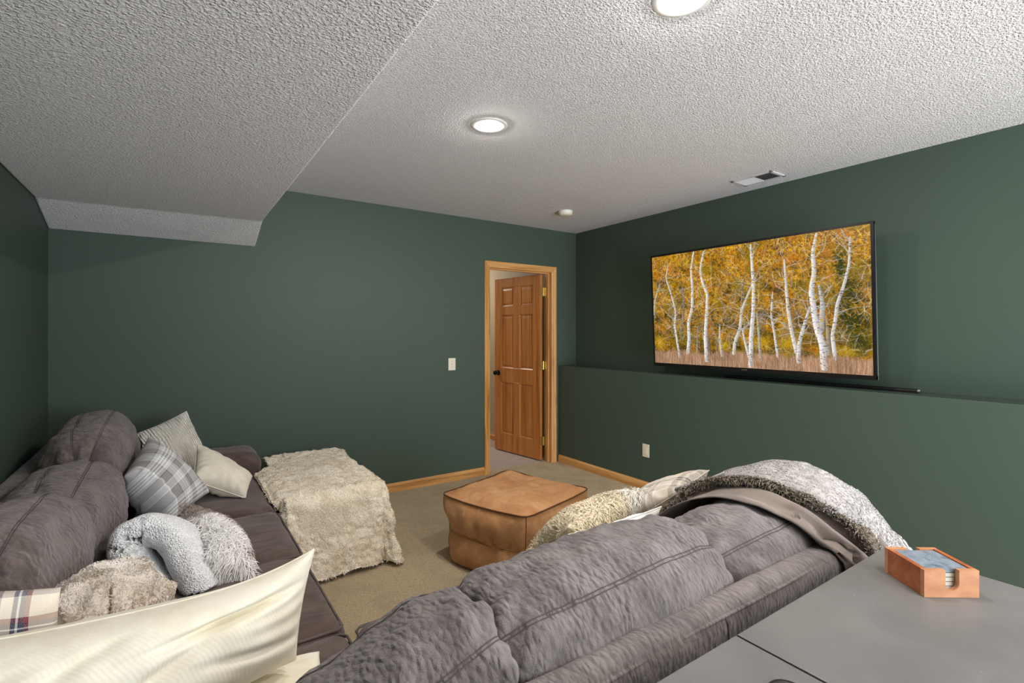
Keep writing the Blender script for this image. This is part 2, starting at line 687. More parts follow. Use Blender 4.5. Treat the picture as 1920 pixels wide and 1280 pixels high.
def dbox(u0, u1, z0, z1, d0, d1, bev=.0025):
    bm = bmesh.new(); bmesh.ops.create_cube(bm, size=1)
    for v in bm.verts:
        u = u0 + (v.co.x + .5) * (u1 - u0); z = z0 + (v.co.z + .5) * (z1 - z0); d = d0 + (v.co.y + .5) * (d1 - d0)
        v.co = Vector(dpt(u, z, d))
    if bev: bmesh.ops.bevel(bm, geom=bm.edges[:], offset=bev, segments=1, affect='EDGES')
    bmesh.ops.recalc_face_normals(bm, faces=bm.faces[:])
    dm.bm(bm)


st = .108; ms = .1
cols = [(st, (DW - ms) / 2), ((DW + ms) / 2, DW - st)]
rows = [(.20, .80), (.965, 1.585), (1.68, 1.905)]
dbox(0, st, 0, DH, 0, DT); dbox(DW - st, DW, 0, DH, 0, DT)
zz = [0] + [v for r in rows for v in r] + [DH]
for k in range(0, 8, 2): dbox(st - .001, DW - st + .001, zz[k], zz[k + 1], .0004, DT - .0004, .002)
for r in rows: dbox((DW - ms) / 2, (DW + ms) / 2, r[0] - .001, r[1] + .001, .0006, DT - .0006, .002)
for c in cols:
    for r in rows:
        # ogee sticking + raised field on both faces
        for sgn in (0, 1):
            L = []
            for inset, dep in ((0, .002), (.010, .010), (.018, .0125), (.040, .006), (.044, .006)):
                dd = dep if sgn == 0 else DT - dep
                L.append([dpt(c[0] + inset, r[0] + inset, dd), dpt(c[1] - inset, r[0] + inset, dd), dpt(c[1] - inset, r[1] - inset, dd), dpt(c[0] + inset, r[1] - inset, dd)])
            V = [p for q in L for p in q]; F = []
            for k in range(len(L) - 1):
                for i in range(4):
                    F.append((k * 4 + i, k * 4 + (i + 1) % 4, (k + 1) * 4 + (i + 1) % 4, (k + 1) * 4 + i))
            F.append(tuple((len(L) - 1) * 4 + i for i in range(4)))
            dm.add(V, F)
dm.build('door_leaf', M['door'], door)
for sgn in (1,):
    kb = MB()
    c0 = dpt(DW - .062, .905, 0)
    prof = [(0, 0), (.033, 0), (.033, .006), (.026, .010), (.012, .013), (.011, .028), (.018, .034), (.026, .044), (.0275, .053), (.024, .062), (.014, .067), (0, .068)]
    n = 28
    V = []; F = []
    for r, h in prof:
        for k in range(n):
            t = 2 * PI * k / n
            V.append(c0 + ey * h + ex * (r * math.cos(t)) + ez * (r * math.sin(t)))
    for i in range(len(prof) - 1):
        for k in range(n): F.append((i * n + k, i * n + (k + 1) % n, (i + 1) * n + (k + 1) % n, (i + 1) * n + k))
    kb.add(V, F).build('door_knob', M['blackm'], door, smooth_=True)
for z in (.20, 1.02, 1.82):
    h = MB()
    a = P0 + A(.004, -.001, z)
    h.box(a + A(0, -.002, -.045), a + A(.031, .001, .045)); h.box((DX1 - .0025, YB + .083, a[2] - .045), (DX1 - .0002, YB + .117, a[2] + .045))
    h.tube([(3.334, YB + .112, a[2] - .047), (3.334, YB + .112, a[2] + .047)], .0065, 10)
    h.box((3.318, YB + .109, a[2] - .045), (3.352, YB + .113, a[2] + .045))
    h.build('hinge', M['brass'], door)

# ------------------------------------------------------------------ ceiling fittings


def can_light(x, y, label):
    r = empty('recessed_light', (x, y, ZC), label, 'ceiling light', 'recessed ceiling lights')
    MB().lathe([(.060, -.002), (.097, -.0002), (.097, -.002), (.092, -.004), (.084, -.0055), (.070, -.0055), (.054, -.004), (.050, -.002)], (x, y, ZC), 56).build('trim_ring', M['white'], r, smooth_=True)
    pr = [(.051, -.003)] + [(.051 * math.cos(t), -.004 - .011 * math.sin(t)) for t in np.linspace(0, PI / 2, 8)]
    pr[-1] = (0.0, pr[-1][1])
    MB().lathe(pr, (x, y, ZC), 40).build('lens', M['lens'], r, smooth_=True)
    return r


can_light(1.39, 2.26, 'round recessed ceiling light nearer the door, seen whole with its white trim')
can_light(1.39, 1.045, 'round recessed ceiling light cut by the top edge of the photo')
can_light(1.39, -.2, 'unseen recessed ceiling light added over the desks to light the room')  # added out of view: the row continued for more light
can_light(1.39, -1.42, 'unseen recessed ceiling light added by the window wall to light the room')  # likewise added out of view for its light

sd = empty('smoke_detector', (2.94, 3.46, ZC), 'small round white smoke detector on the ceiling near the door corner', 'smoke detector')
MB().lathe([(0, -.0002), (.064, -.0002), (.065, -.010), (.062, -.022), (.060, -.024)], (2.94, 3.46, ZC), 40).build('mounting_base', M['white'], sd, smooth_=True)
MB().lathe([(.060, -.024), (.061, -.027), (.056, -.038), (.042, -.043), (.018, -.045), (0, -.045)], (2.94, 3.46, ZC), 40).build('cover', M['ivory'], sd, smooth_=True)

vx0, vx1, vy0, vy1 = 3.352, 3.545, 1.805, 2.105
vr = empty('air_vent', ((vx0 + vx1) / 2, (vy0 + vy1) / 2, ZC), 'white slotted air register in the ceiling above the television', 'vent')
f = MB()
for lo, hi in (((vx0, vy0), (vx0 + .022, vy1)), ((vx1 - .022, vy0), (vx1, vy1)), ((vx0, vy0), (vx1, vy0 + .022)), ((vx0, vy1 - .022), (vx1, vy1)), ((vx0, (vy0 + vy1) / 2 - .004), (vx1, (vy0 + vy1) / 2 + .004))):
    f.box((lo[0], lo[1], ZC - .009), (hi[0], hi[1], ZC - .0005), .002)
f.build('register_frame', M['vent'], vr)
MB().box((vx0 + .02, vy0 + .02, ZC - .0022), (vx1 - .02, vy1 - .02, ZC - .0006)).build('duct_shade', M['dark'], vr)  # flat dark sheet painted as the shade inside the duct
for half, ang in ((1, .6), (0, -.6)):
    f = MB()
    y0 = (vy0 + .024, (vy0 + vy1) / 2 + .006)[half]
    for k in range(12):
        y = y0 + k * .0102
        d = .0035 * (-1 if half else 1)
        V = [(vx0 + .022, y - d, ZC - .0085), (vx1 - .022, y - d, ZC - .0085), (vx1 - .022, y + d + .002, ZC - .0025), (vx0 + .022, y + d + .002, ZC - .0025)]
        f.add(V, [(0, 1, 2, 3)])
    f.build('louvres', M['vent'], vr)

# ------------------------------------------------------------------ plates
sw = empty('light_switch', (2.163, YB, 1.093), 'cream toggle light switch on the dark green wall left of the door', 'light switch')
MB().box((2.126, YB - .006, 1.036), (2.200, YB - .0003, 1.150), .0022).build('cover_plate', M['ivory'], sw)
MB().box((2.157, YB - .009, 1.080), (2.169, YB - .004, 1.106), .001).build('toggle_frame', M['ivory'], sw)
MB().box((2.1595, YB - .018, 1.092), (2.1665, YB - .008, 1.103), .001).build('toggle', M['white'], sw)
for z in (1.063, 1.123): MB().lathe([(0, -.0072), (.003, -.0068), (.003, -.004)], (2.163, YB, z), 12, 'y').build('screw', M['dark'], sw)
ol = empty('wall_outlet', (XH, 2.97, .35), 'cream outlet cover plate low on the green half wall', 'outlet')
MB().box((XH - .006, 2.933, .293), (XH - .0003, 3.007, .407), .0022).build('cover_plate', M['ivory'], ol)
MB().box((XH - .0085, 2.953, .316), (XH - .004, 2.987, .384), .001).build('receptacle', M['ivory'], ol)
# ------------------------------------------------------------------ television with a picture of birches
def paint_birches(W=1280, H=720):
    yy, xx = np.mgrid[0:H, 0:W].astype(float)
    u = xx / W; v = yy / H                      # v downward

    def N(sx, sy, seed, o=4):
        return fbm(np.stack([u * sx, v * sy, np.full_like(u, seed * 3.7)], -1), seed, o)

    img = np.zeros((H, W, 3))
    def C(*c): return np.array(c, float)
    a = N(9, 6, 1); b = N(64, 38, 2, 3); c = N(190, 110, 5, 2)
    base = C(164, 120, 38) + (a * .4 + b * .7 + c * .9)[..., None] * C(66, 54, 24)
    t = smooth(-.1, .7, b + c * .8)[..., None]
    base = base * (1 - t * .7) + C(226, 172, 42) * t * .7
    o = smooth(.15, .5, N(14, 10, 9) + c * .4)[..., None]
    base = base * (1 - o * .5) + C(186, 112, 40) * o * .5
    g = smooth(.05, .5, N(7, 5, 12) + (v - .35) * .5)[..., None]
    base = base * (1 - g * .55) + C(122, 108, 30) * g * .55
    d = smooth(.05, .5, N(16, 12, 15) * .7 + b * .6 + c * .3 + (v - .45) * .6)[..., None]
    base = base * (1 - d * .8) + C(66, 56, 26) * d * .8
    gr = smooth(-.1, .45, N(22, 6, 19) + c * .7)[..., None] * smooth(.05, .6, v)[..., None]
    base = base * (1 - gr * .6) + C(140, 122, 104) * gr * .6
    for (cx, cy, rx, ry) in ((.93, .45, .035, .11), (.93, .62, .055, .10), (.95, .78, .05, .08), (.90, .25, .03, .14), (.885, .55, .02, .08)):
        m = np.clip(1.25 - np.sqrt(((u - cx) / rx) ** 2 + ((v - cy) / ry) ** 2) + b * .5 + c * .4, 0, 1)[..., None]
        base = base * (1 - m * .85) + C(52, 62, 30) * m * .85
    for (cx, cy, rx, ry) in ((.03, .8, .05, .07), (.58, .78, .06, .06), (.70, .80, .06, .06), (.90, .84, .07, .05), (.40, .82, .05, .05)):
        m = np.clip(1.2 - np.sqrt(((u - cx) / rx) ** 2 + ((v - cy) / ry) ** 2) + b * .6 + c * .5, 0, 1)[..., None]
        base = base * (1 - m * .8) + C(200, 160, 34) * m * .8
    sp = np.random.default_rng(5).random((H, W))
    base[sp > .93] += C(48, 38, 10); base[sp < .08] -= C(50, 42, 14)
    img = base
    # grass
    gl = .865 + .02 * N(8, 1, 22, 3) + .012 * N(120, 2, 23, 2)
    m = smooth(0, .03, v - gl)[..., None]
    streak = N(260, 9, 25, 2)[..., None]
    grass = C(168, 134, 108) + streak * C(44, 40, 36) + N(10, 4, 27)[..., None] * C(20, 16, 12)
    img = img * (1 - m) + grass * m

    R = np.random.default_rng(11)

    def stroke(pts, widths, colfun, alpha=1.0):
        pts = np.asarray(pts, float)
        for i in range(len(pts) - 1):
            (x0, y0), (x1, y1) = pts[i], pts[i + 1]
            w0, w1 = widths[i], widths[i + 1]
            w = max(w0, w1) + 2
            xa, xb = int(max(0, min(x0, x1) - w)), int(min(W, max(x0, x1) + w + 1))
            ya, yb = int(max(0, min(y0, y1) - w)), int(min(H, max(y0, y1) + w + 1))
            if xa >= xb or ya >= yb: continue
            X, Y = xx[ya:yb, xa:xb], yy[ya:yb, xa:xb]
            dx, dy = x1 - x0, y1 - y0
            L2 = dx * dx + dy * dy + 1e-9
            s = np.clip(((X - x0) * dx + (Y - y0) * dy) / L2, 0, 1)
            px, py = X - (x0 + s * dx), Y - (y0 + s * dy)
            dist = np.sqrt(px * px + py * py)
            ww = (w0 + (w1 - w0) * s) / 2
            cov = np.clip(ww - dist + .5, 0, 1)[..., None] * alpha
            side = (px / np.maximum(ww, .5))
            img[ya:yb, xa:xb] = img[ya:yb, xa:xb] * (1 - cov) + colfun(X, Y, side) * cov

    nz = N(60, 160, 31, 2)
    nz2 = N(30, 30, 33, 2)

    def bark(dim=1.0, tint=(0, 0, 0)):
        def f(X, Y, side):
            ix, iy = X.astype(int), Y.astype(int)
            k = nz[iy, ix]
            sh = np.clip(.88 - .18 * side, .5, 1.06)
            colr = (C(240, 236, 236) + C(*tint))[None, None] * sh[..., None]
            mk = smooth(.38, .62, k)[..., None]
            colr = colr * (1 - mk * .75) + C(64, 54, 50) * mk * .75
            return colr * dim
        return f

    def uvpx(zx, zy):
        # photo TV corners, as seen -> screen fractions (projective)
        src = [(75, 345), (1462, 130), (1485, 1110), (98, 1030)]
        dst = [(0, 0), (1, 0), (1, 1), (0, 1)]
        global _TVH
        try:
            h = _TVH
        except NameError:
            Am = []; bb = []
            for (x, y), (U, Vv) in zip(src, dst):
                Am += [[x, y, 1, 0, 0, 0, -U * x, -U * y], [0, 0, 0, x, y, 1, -Vv * x, -Vv * y]]; bb += [U, Vv]
            h = np.append(np.linalg.solve(np.array(Am, float), np.array(bb, float)), 1)
            _TVH = h
        w = h[6] * zx + h[7] * zy + 1
        return ((h[0] * zx + h[1] * zy + h[2]) / w * W, (h[3] * zx + h[4] * zy + h[5]) / w * H)

    trunks = [
        ([(270, 530), (282, 660), (262, 870)], 15, .62, (0, -10, -20)),
        ([(370, 790), (366, 960)], 15, .7, (0, -5, -10)), ([(490, 830), (496, 985)], 13, .6, (0, -10, -20)),
        ([(745, 690), (760, 850), (772, 1010)], 19, .78, (5, -5, -25)), ([(1185, 720), (1195, 860), (1203, 975)], 22, .72, (5, -5, -30)),
        ([(440, 850), (450, 980)], 16, .55, (0, -10, -30)), ([(655, 480), (648, 680)], 9, .7, (0, -10, -20)),
        ([(180, 390), (165, 480), (205, 600), (230, 700), (222, 780), (240, 900), (255, 1000)], 17, .95, (0, 0, 0)),
        ([(130, 505), (95, 620), (88, 720)], 12, .9, (0, 0, 0)),
        ([(345, 300), (326, 420), (336, 560), (334, 680), (310, 760), (315, 880), (306, 970)], 24, 1, (0, 0, 0)),
        ([(408, 298), (384, 430), (402, 520), (432, 580), (428, 700), (418, 850), (428, 1020)], 26, 1, (0, 0, 0)),
        ([(510, 770), (512, 880), (527, 990)], 20, .88, (0, -5, -20)),
        ([(740, 470), (692, 580), (650, 690), (642, 800), (606, 900), (600, 972)], 22, .95, (0, 0, -12)),
        ([(652, 800), (668, 880), (696, 990)], 16, .95, (0, 0, 0)),
        ([(705, 255), (716, 400), (726, 560), (724, 700), (711, 850), (708, 1055)], 29, 1, (0, 0, 0)),
        ([(848, 560), (836, 720), (860, 850), (880, 992)], 15, .95, (0, 0, 0)),
        ([(918, 350), (930, 520), (943, 680), (965, 820), (994, 940), (1015, 1025)], 23, .97, (0, -2, -8)),
        ([(1082, 660), (1040, 800), (1014, 900), (1010, 1015)], 22, .98, (0, 0, 0)),
        ([(1138, 520), (1162, 650), (1152, 820)], 30, .86, (0, 0, 0)),
        ([(1122, 188), (1098, 320), (1108, 450), (1088, 560), (1106, 680), (1124, 800), (1160, 900), (1176, 1065)], 36, 1, (0, 0, 0)),
        ([(1332, 210), (1326, 400), (1290, 540), (1254, 640), (1240, 760), (1222, 850), (1242, 1005)], 20, .97, (0, 0, 0)),
    ]

    def dense(pts, k=10):
        pts = np.array([uvpx(*p) for p in pts])
        d = np.r_[0, np.cumsum(np.linalg.norm(np.diff(pts, axis=0), axis=1))]
        s = np.linspace(0, d[-1], k * len(pts))
        q = np.stack([np.interp(s, d, pts[:, 0]), np.interp(s, d, pts[:, 1])], 1)
        ker = np.hanning(11); ker /= ker.sum()
        pad = np.vstack([np.repeat(q[:1], 5, 0), q, np.repeat(q[-1:], 5, 0)])
        return np.stack([np.convolve(pad[:, 0], ker, 'valid'), np.convolve(pad[:, 1], ker, 'valid')], 1)

    # fine twigs everywhere
    for k in range(900):
        x, y = R.random() * W, R.random() ** .9 * H * .86
        ang = R.normal(-PI / 2, 1.1); L = R.uniform(25, 110); n = 7
        P = [(x, y)]
        for i in range(n):
            ang += R.normal(0, .28)
            P.append((P[-1][0] + math.cos(ang) * L / n, P[-1][1] + math.sin(ang) * L / n))
        cc = C(*(R.choice([150, 196, 226]) + R.normal(0, 8),) * 3) * C(1, .96, .93)
        stroke(P, np.linspace(R.uniform(1.4, 3.0), .9, n + 1), lambda X, Y, s_, cc=cc: np.broadcast_to(cc, X.shape + (3,)), .75)
    for pts, w, dim, tint in trunks:
        q = dense(pts)
        w *= .95
        stroke(q, w * (.30 + .75 * np.linspace(0, 1, len(q)) ** .55), bark(dim, tint))
        for k in range(10 if dim > .9 else 3):
            i = R.integers(0, int(len(q) * .7))
            ang = R.choice([-1, 1]) * R.uniform(.5, 1.25) - PI / 2
            L = R.uniform(60, 190); n = 9
            P = [tuple(q[i])]
            for _ in range(n):
                ang += R.normal(0, .2)
                P.append((P[-1][0] + math.cos(ang) * L / n, P[-1][1] + math.sin(ang) * L / n))
            stroke(P, np.linspace(4.2, 1.0, n + 1), bark(.9 * dim + .02, (0, -4, -8)), .9)
    # leaves in front of the upper twigs, grass in front of the trunk feet
    lf = smooth(.42, .58, N(130, 78, 41, 2) + .3 * N(8, 6, 42))[..., None] * (1 - smooth(.6, .85, v))[..., None]
    img[:] = img * (1 - lf * .6) + (C(216, 162, 46) + b[..., None] * C(30, 30, 10)) * lf * .6
    for k in range(1500):
        x = R.random() * W; y = H * (.89 + .12 * R.random()); L = R.uniform(14, 46)
        cc = C(186, 148, 118) * R.uniform(.6, 1.15)
        stroke([(x, y), (x + R.normal(0, 5), y - L * .6), (x + R.normal(0, 10), y - L)], [1.6, 1.3, .8], lambda X, Y, s_, cc=cc: np.broadcast_to(cc, X.shape + (3,)), .7)
    img[:] = (np.clip(img, 0, 255) - 128) * 1.12 + 126
    img = np.clip(img, 0, 255)
    img = img.reshape(H // 2, 2, W // 2, 2, 3).mean((1, 3)) / 255
    return np.where(img <= .04045, img / 12.92, ((img + .055) / 1.055) ** 2.4)


TY0, TY1 = 2.902, 1.241              # left and right ends as one faces the set
TB, TT = A(3.478, 0, 1.103), A(3.430, 0, 2.048)
tvu = unit(TT - TB)                  # up the tilted face
tvn = unit(np.cross(A(0, -1, 0), tvu))
if tvn[0] > 0: tvn = -tvn            # out of the screen, towards the room
TH = np.linalg.norm(TT - TB); TW = TY0 - TY1
tvo = A(TB[0], TY0, TB[2])


def tvp(a, b, d):                    # a along the width, b up, d out of the face
    return tvo + A(0, -a, 0) + tvu * b + tvn * d


tv = empty('television', (3.56, (TY0 + TY1) / 2, 1.10), 'large flat television tilted on the green wall, showing yellow birch woods', 'television')


def tvbox(mb, a0, a1, b0, b1, d0, d1, bev=.002):
    bm = bmesh.new(); bmesh.ops.create_cube(bm, size=1)
    for v in bm.verts:
        v.co = Vector(tvp(a0 + (v.co.x + .5) * (a1 - a0), b0 + (v.co.y + .5) * (b1 - b0), d0 + (v.co.z + .5) * (d1 - d0)))
    if bev: bmesh.ops.bevel(bm, geom=bm.edges[:], offset=bev, segments=2, affect='EDGES')
    bmesh.ops.recalc_face_normals(bm, faces=bm.faces[:])
    mb.bm(bm)


bz = .012
f = MB()
tvbox(f, 0, bz, 0, TH, -.028, .002); tvbox(f, TW - bz, TW, 0, TH, -.028, .002)
tvbox(f, 0, TW, TH - bz, TH, -.028, .002); tvbox(f, 0, TW, 0, .024, -.028, .003)
f.build('bezel', M['black'], tv)
f = MB(); tvbox(f, .006, TW - .006, .006, TH - .006, -.034, -.004); tvbox(f, .35, TW - .35, .06, .62, -.075, -.03, .01)
f.build('back_housing', M['black'], tv)
img = paint_birches()
Hh, Ww = img.shape[:2]
aa = np.linspace(bz, TW - bz, Ww); bb = np.linspace(TH - bz, .024, Hh)
V = tvo[None, None] + np.einsum('i,k->ik', aa, A(0, -1, 0))[None] + np.einsum('j,k->jk', bb, tvu)[:, None] + tvn * -.0005
t = NT('lit_screen')
vc = t.n('VertexColor', layer_name='Col')
t.set(color=lin(8, 8, 8), rough=.25, spec=.3, emit=vc.outputs[0], emits=1.0)
make('screen', V.reshape(-1, 3), grid_faces(Hh, Ww), t.m, tv, col=img.reshape(-1, 3))
f = MB(); tvbox(f, TW / 2 - .022, TW / 2 + .022, .008, .015, .002, .0036, .0005)
f.build('logo_badge', M['chrome'], tv)
f = MB()
f.box((XR - .03, 1.85, 1.35), (XR - .0005, 2.30, 1.80)); f.box((3.56, 1.90, 1.40), (XR - .02, 1.93, 1.75)); f.box((3.56, 2.21, 1.40), (XR - .02, 2.24, 1.75))
f.build('wall_bracket', M['blackm'], tv)

sb = empty('soundbar', (3.6, 1.66, HZ), 'slim black soundbar lying on the ledge under the television', 'soundbar')
f = MB(); f.tube([(3.6, y, HZ + .0125) for y in np.linspace(1.075, 2.3, 12)], .0118, 14)
f.box((3.585, 1.08, HZ + .0004), (3.615, 2.29, HZ + .006), .001)
f.build('bar_body', M['black'], sb, smooth_=False)
f = MB(); f.tube([(3.6, 1.062, HZ + .0125), (3.6, 1.0755, HZ + .0125)], .0122, 14)
f.build('end_cap', M['chrome'], sb)

# ------------------------------------------------------------------ two grey desks behind the sofa
tk = NT('grey_laminate')
n1 = tk.noise(3.2, detail=5, rough=.6)
base = tk.mix(tk.rng(n1, .3, .7), lin(100, 98, 97), lin(111, 109, 107))
scr = tk.voro(9, tk.mapping((1, .16, 1), tk.warp(.12, 3), (0, 0, .7)), 'DISTANCE_TO_EDGE')
msk = tk.rng(tk.noise(8, detail=2), .60, .70)
s1 = tk.math('MULTIPLY', tk.rng(scr, .006, .0, 0, 1), msk)
spk = tk.rng(tk.noise(85, detail=2), .74, .80)
s2 = tk.math('ADD', tk.math('MULTIPLY', s1, .28), tk.math('MULTIPLY', spk, .3), True)
tk.set(color=tk.mix(s2, base, lin(190, 188, 186)), rough=tk.rng(n1, .3, .7, .40, .52), spec=.4)
tk.bump(tk.noise(70, detail=2), .0004, .3)
M['desk'] = tk.m
DZT = .76
DY0, DY1 = -.12, .593


def desk(x0, x1, label, grommet):
    r = empty('desk', ((x0 + x1) / 2, (DY0 + DY1) / 2, 0), label, 'desk', 'grey desks')
    MB().box((x0, DY0, DZT - .03), (x1, DY1, DZT), .0016).build('desktop', M['desk'], r)
    for xx in (x0 + .01, x1 - .032): MB().box((xx, DY0 + .02, .0), (xx + .022, DY1 - .02, DZT - .0305), .001).build('side_panel', M['desk'], r)
    MB().box((x0 + .033, DY1 - .06, .25), (x1 - .033, DY1 - .042, DZT - .0305), .001).build('modesty_panel', M['desk'], r)
    if grommet:
        c = (.885, .446, DZT)
        MB().lathe([(0, .0012), (.022, .0012), (.024, .003), (.031, .003), (.033, .0008), (.033, .0001)], c, 36).build('cable_grommet', M['black'], r, smooth_=True)
    return r


desk(.21, .9630, 'grey desk top nearer the camera with a round black cable grommet', True)
desk(.9685, 1.724, 'grey desk top beyond the dark seam, holding the wooden coaster box', False)

# ------------------------------------------------------------------ coaster box
bo = A(1.469, .427, DZT); be1 = unit(A(.104, -.074, 0)); be2 = unit(A(.0745, .105, 0))
BW, BL, BH, BT = .128, .129, .064, .0115
M['cherry'] = m_wood('reddish_box_wood', lin(124, 60, 28), lin(166, 94, 54), lin(192, 124, 80), 'x', .4, .8)
M['cherry_end'] = m_wood('light_box_wood', lin(160, 104, 68), lin(188, 134, 96), lin(204, 154, 118), 'x', .42, .6)
cb = empty('coaster_holder', tuple(bo + be1 * BW / 2 + be2 * BL / 2), 'square reddish wood coaster holder with U-shaped cutouts, on the far desk', 'coaster holder')
up = A(0, 0, 1)


def slot_poly(w, h, s0, s1, zb):
    P = [(0, 0), (w, 0), (w, h), (s1, h)]
    r = (s1 - s0) / 2; cx = (s0 + s1) / 2
    for t in np.linspace(0, -PI, 15): P.append((cx + r * math.cos(t), zb + r + r * math.sin(t)))
    P += [(s0, h), (0, h)]
    return P


z1 = .0006
for nm, o_ in (('front_panel', bo), ('back_panel', bo + be2 * (BL - BT))):
    MB().prism(slot_poly(BW - .0004, BH, BW * .385, BW * .635, .016), 0, BT, (o_ + up * z1, be1, up, be2)).build(nm, M['cherry_end'], cb)
for o_ in (bo, bo + be1 * (BW - BT)):
    MB().prism([(BT + .0002, 0), (BL - BT - .0002, 0), (BL - BT - .0002, BH), (BT + .0002, BH)], 0, BT, (o_ + up * z1, be2, up, be1)).build('side_panel', M['cherry'], cb)
MB().prism([(BT, BT), (BW - BT, BT), (BW - BT, BL - BT), (BT, BL - BT)], .001, .008, (bo + up * z1, be1, be2, up)).build('base_panel', M['cherry'], cb)
t = NT('blue_grey_marble')
nz_ = t.noise(26, t.warp(.03, 22), detail=6, rough=.7, dist=1.5)
t.set(color=t.ramp(nz_, [(.32, lin(56, 68, 88)), (.45, lin(112, 124, 138)), (.6, lin(140, 149, 160)), (.75, lin(90, 104, 122))]), rough=.3)
M['marble'] = t.m
M['stone'] = plain('pale_stone', lin(196, 196, 184), .5)
M['felt'] = plain('black_felt', lin(24, 24, 26), .95)
pos = ['bottom', 'second from the bottom', 'middle', 'second from the top', 'top']
for k in range(5):
    z = DZT + .0096 + k * .0106
    c = bo + be1 * BW / 2 + be2 * BL / 2
    r = empty('coaster', (c[0], c[1], z), ('marbled blue-grey square coaster on top of the stack in the wooden holder' if k == 4 else 'pale stone coaster, %s of the five stacked in the wooden holder' % pos[k]), 'coaster', 'coasters in the wooden holder')
    q = .0505
    P = [(-q, -q), (q, -q), (q, q), (-q, q)]
    fr = (A(c[0], c[1], z), be1, be2, up)
    MB().prism(P, .0016, .0104, fr).build('tile', M['marble'] if k == 4 else M['stone'], r)
    MB().prism([(a_ * .98, b_ * .98) for a_, b_ in P], 0, .0016, fr).build('felt_backing', M['felt'], r)

# ------------------------------------------------------------------ leather pouf
t = NT('tan_leather')
pt = t.noise(4.5, t.warp(.2, 3), detail=6, rough=.62)
cr = t.noise(16, t.warp(.08, 7), detail=5, rough=.6, dist=1.0)
cc = t.ramp(pt, [(.28, lin(158, 108, 68)), (.48, lin(186, 136, 90)), (.66, lin(206, 160, 114))])
cc = t.mix(t.rng(cr, .42, .62, 0, .35), cc, lin(178, 120, 74))
t.set(color=cc, rough=t.rng(pt, .3, .7, .42, .58), spec=.35, sheen=.08)
t.bump(t.math('ADD', t.math('MULTIPLY', cr, 1.0), t.math('MULTIPLY', t.noise(170, detail=3), .25)), .006, .55)
M['leather'] = t.m
M['leather_dark'] = plain('leather_piping', lin(96, 58, 32), .6)
pc = A(1.765, 2.545); pa = math.radians(17); ph = .332


def pouf_outline(phi, m, ear=0.0):
    c_, s_ = np.cos(phi), np.sin(phi)
    r = (np.abs(c_) ** m + np.abs(s_) ** m) ** (-1 / m)
    r = r * (1 + ear * np.abs(np.sin(2 * phi)) ** 10)
    x, y = r * c_ * ph, r * s_ * ph
    return np.stack([x * math.cos(pa) - y * math.sin(pa), x * math.sin(pa) + y * math.cos(pa)], -1)


nphi = 208
phi = np.linspace(0, 2 * PI, nphi, endpoint=False)
corner = np.abs(np.sin(2 * phi)) ** 6
rows_ = []
prof = [(0, .80), (.004, .92), (.02, .985), (.05, 1.03), (.09, 1.045), (.13, 1.03), (.165, 1.0), (.185, .975), (.192, .968), (.199, .975), (.22, 1.01), (.26, 1.055), (.30, 1.075), (.34, 1.065), (.37, 1.03), (.387, .995), (.396, 1.0)]
for k, (z, s_) in enumerate(prof):
    tt = z / .396
    m = 5.0 + 7 * tt ** 4
    xy = pouf_outline(phi, m, .008 * tt ** 6) * (1 + (s_ - 1) * (1 - .55 * corner))[:, None]
    zz_ = np.full(nphi, z) + tt ** 2 * .008 * corner - tt * .012 * np.cos(phi * 2 + .5) * .4
    rows_.append(np.column_stack([xy + pc, zz_]))
side_n = len(rows_)
top_edge = rows_[-1].copy()
for q in np.linspace(.99, 0.02, 26):
    xy = (top_edge[:, :2] - pc) * q + pc
    e = (1 - q)
    zz_ = .396 + (top_edge[:, 2] - .396) * q ** 5 + .030 * smooth(0, .22, e) - .006 * smooth(.55, 1, e)
    rows_.append(np.column_stack([xy, zz_]))
V = np.array(rows_).reshape(-1, 3)
F = grid_faces(len(rows_), nphi, True)
F.append(tuple(range((len(rows_) - 1) * nphi, len(rows_) * nphi))); F.append(tuple(range(nphi - 1, -1, -1)))
ctr = A(pc[0], pc[1], .2)
rad = V - ctr
P3 = V.copy()
d1 = fbm(P3 * A(6, 6, 9), 3, 3) * .010
fold = np.abs(pn(P3 * A(7, 7, 26), 8))
d2 = -.012 * (1 - smooth(0, .16, fold)) * smooth(.04, .16, V[:, 2]) * (1 - smooth(.33, .38, V[:, 2]))
wr_top = fbm(P3 * A(10, 10, 4), 12, 3) * .006 * smooth(.40, .42, V[:, 2])
n_ = vnormals(V, F)
am = smooth(.0, .05, V[:, 2])
V = V + n_ * ((d1 + d2 * .8) * am * (1 - .7 * smooth(.36, .395, V[:, 2]) * (1 - smooth(.405, .42, V[:, 2]))) + wr_top)[:, None]
V[:, 2] = np.maximum(V[:, 2], .0005)
po = empty('pouf', (pc[0], pc[1], 0), 'square tan leather pouf on the carpet in the middle of the room', 'pouf')
make('leather_body', V, F, M['leather'], po)
ring_ = V[(side_n - 1) * nphi: side_n * nphi]
f = MB(); f.tube(np.vstack([ring_, ring_[:2]]) + A(0, 0, .003), .0042, 8); f.build('top_piping', M['leather_dark'], po, smooth_=True)
for kk, dz in ((7, 0.0), (9, 0.0)):
    rg = V[kk * nphi:(kk + 1) * nphi]
    nn = n_[kk * nphi:(kk + 1) * nphi]
    f = MB(); f.tube(np.vstack([rg, rg[:2]]) + np.vstack([nn, nn[:2]]) * .001, .0019, 6); f.build('waist_seam', M['leather'], po, smooth_=True)
for k in range(8):
    i = int(round(k * nphi / 8)) % nphi
    pts = np.array([V[r * nphi + i] + n_[r * nphi + i] * .0006 for r in range(2, side_n)])
    f = MB(); f.tube(pts, .0022, 6); f.build('side_seam', M['leather_dark'] if k % 2 else M['leather'], po, smooth_=True)
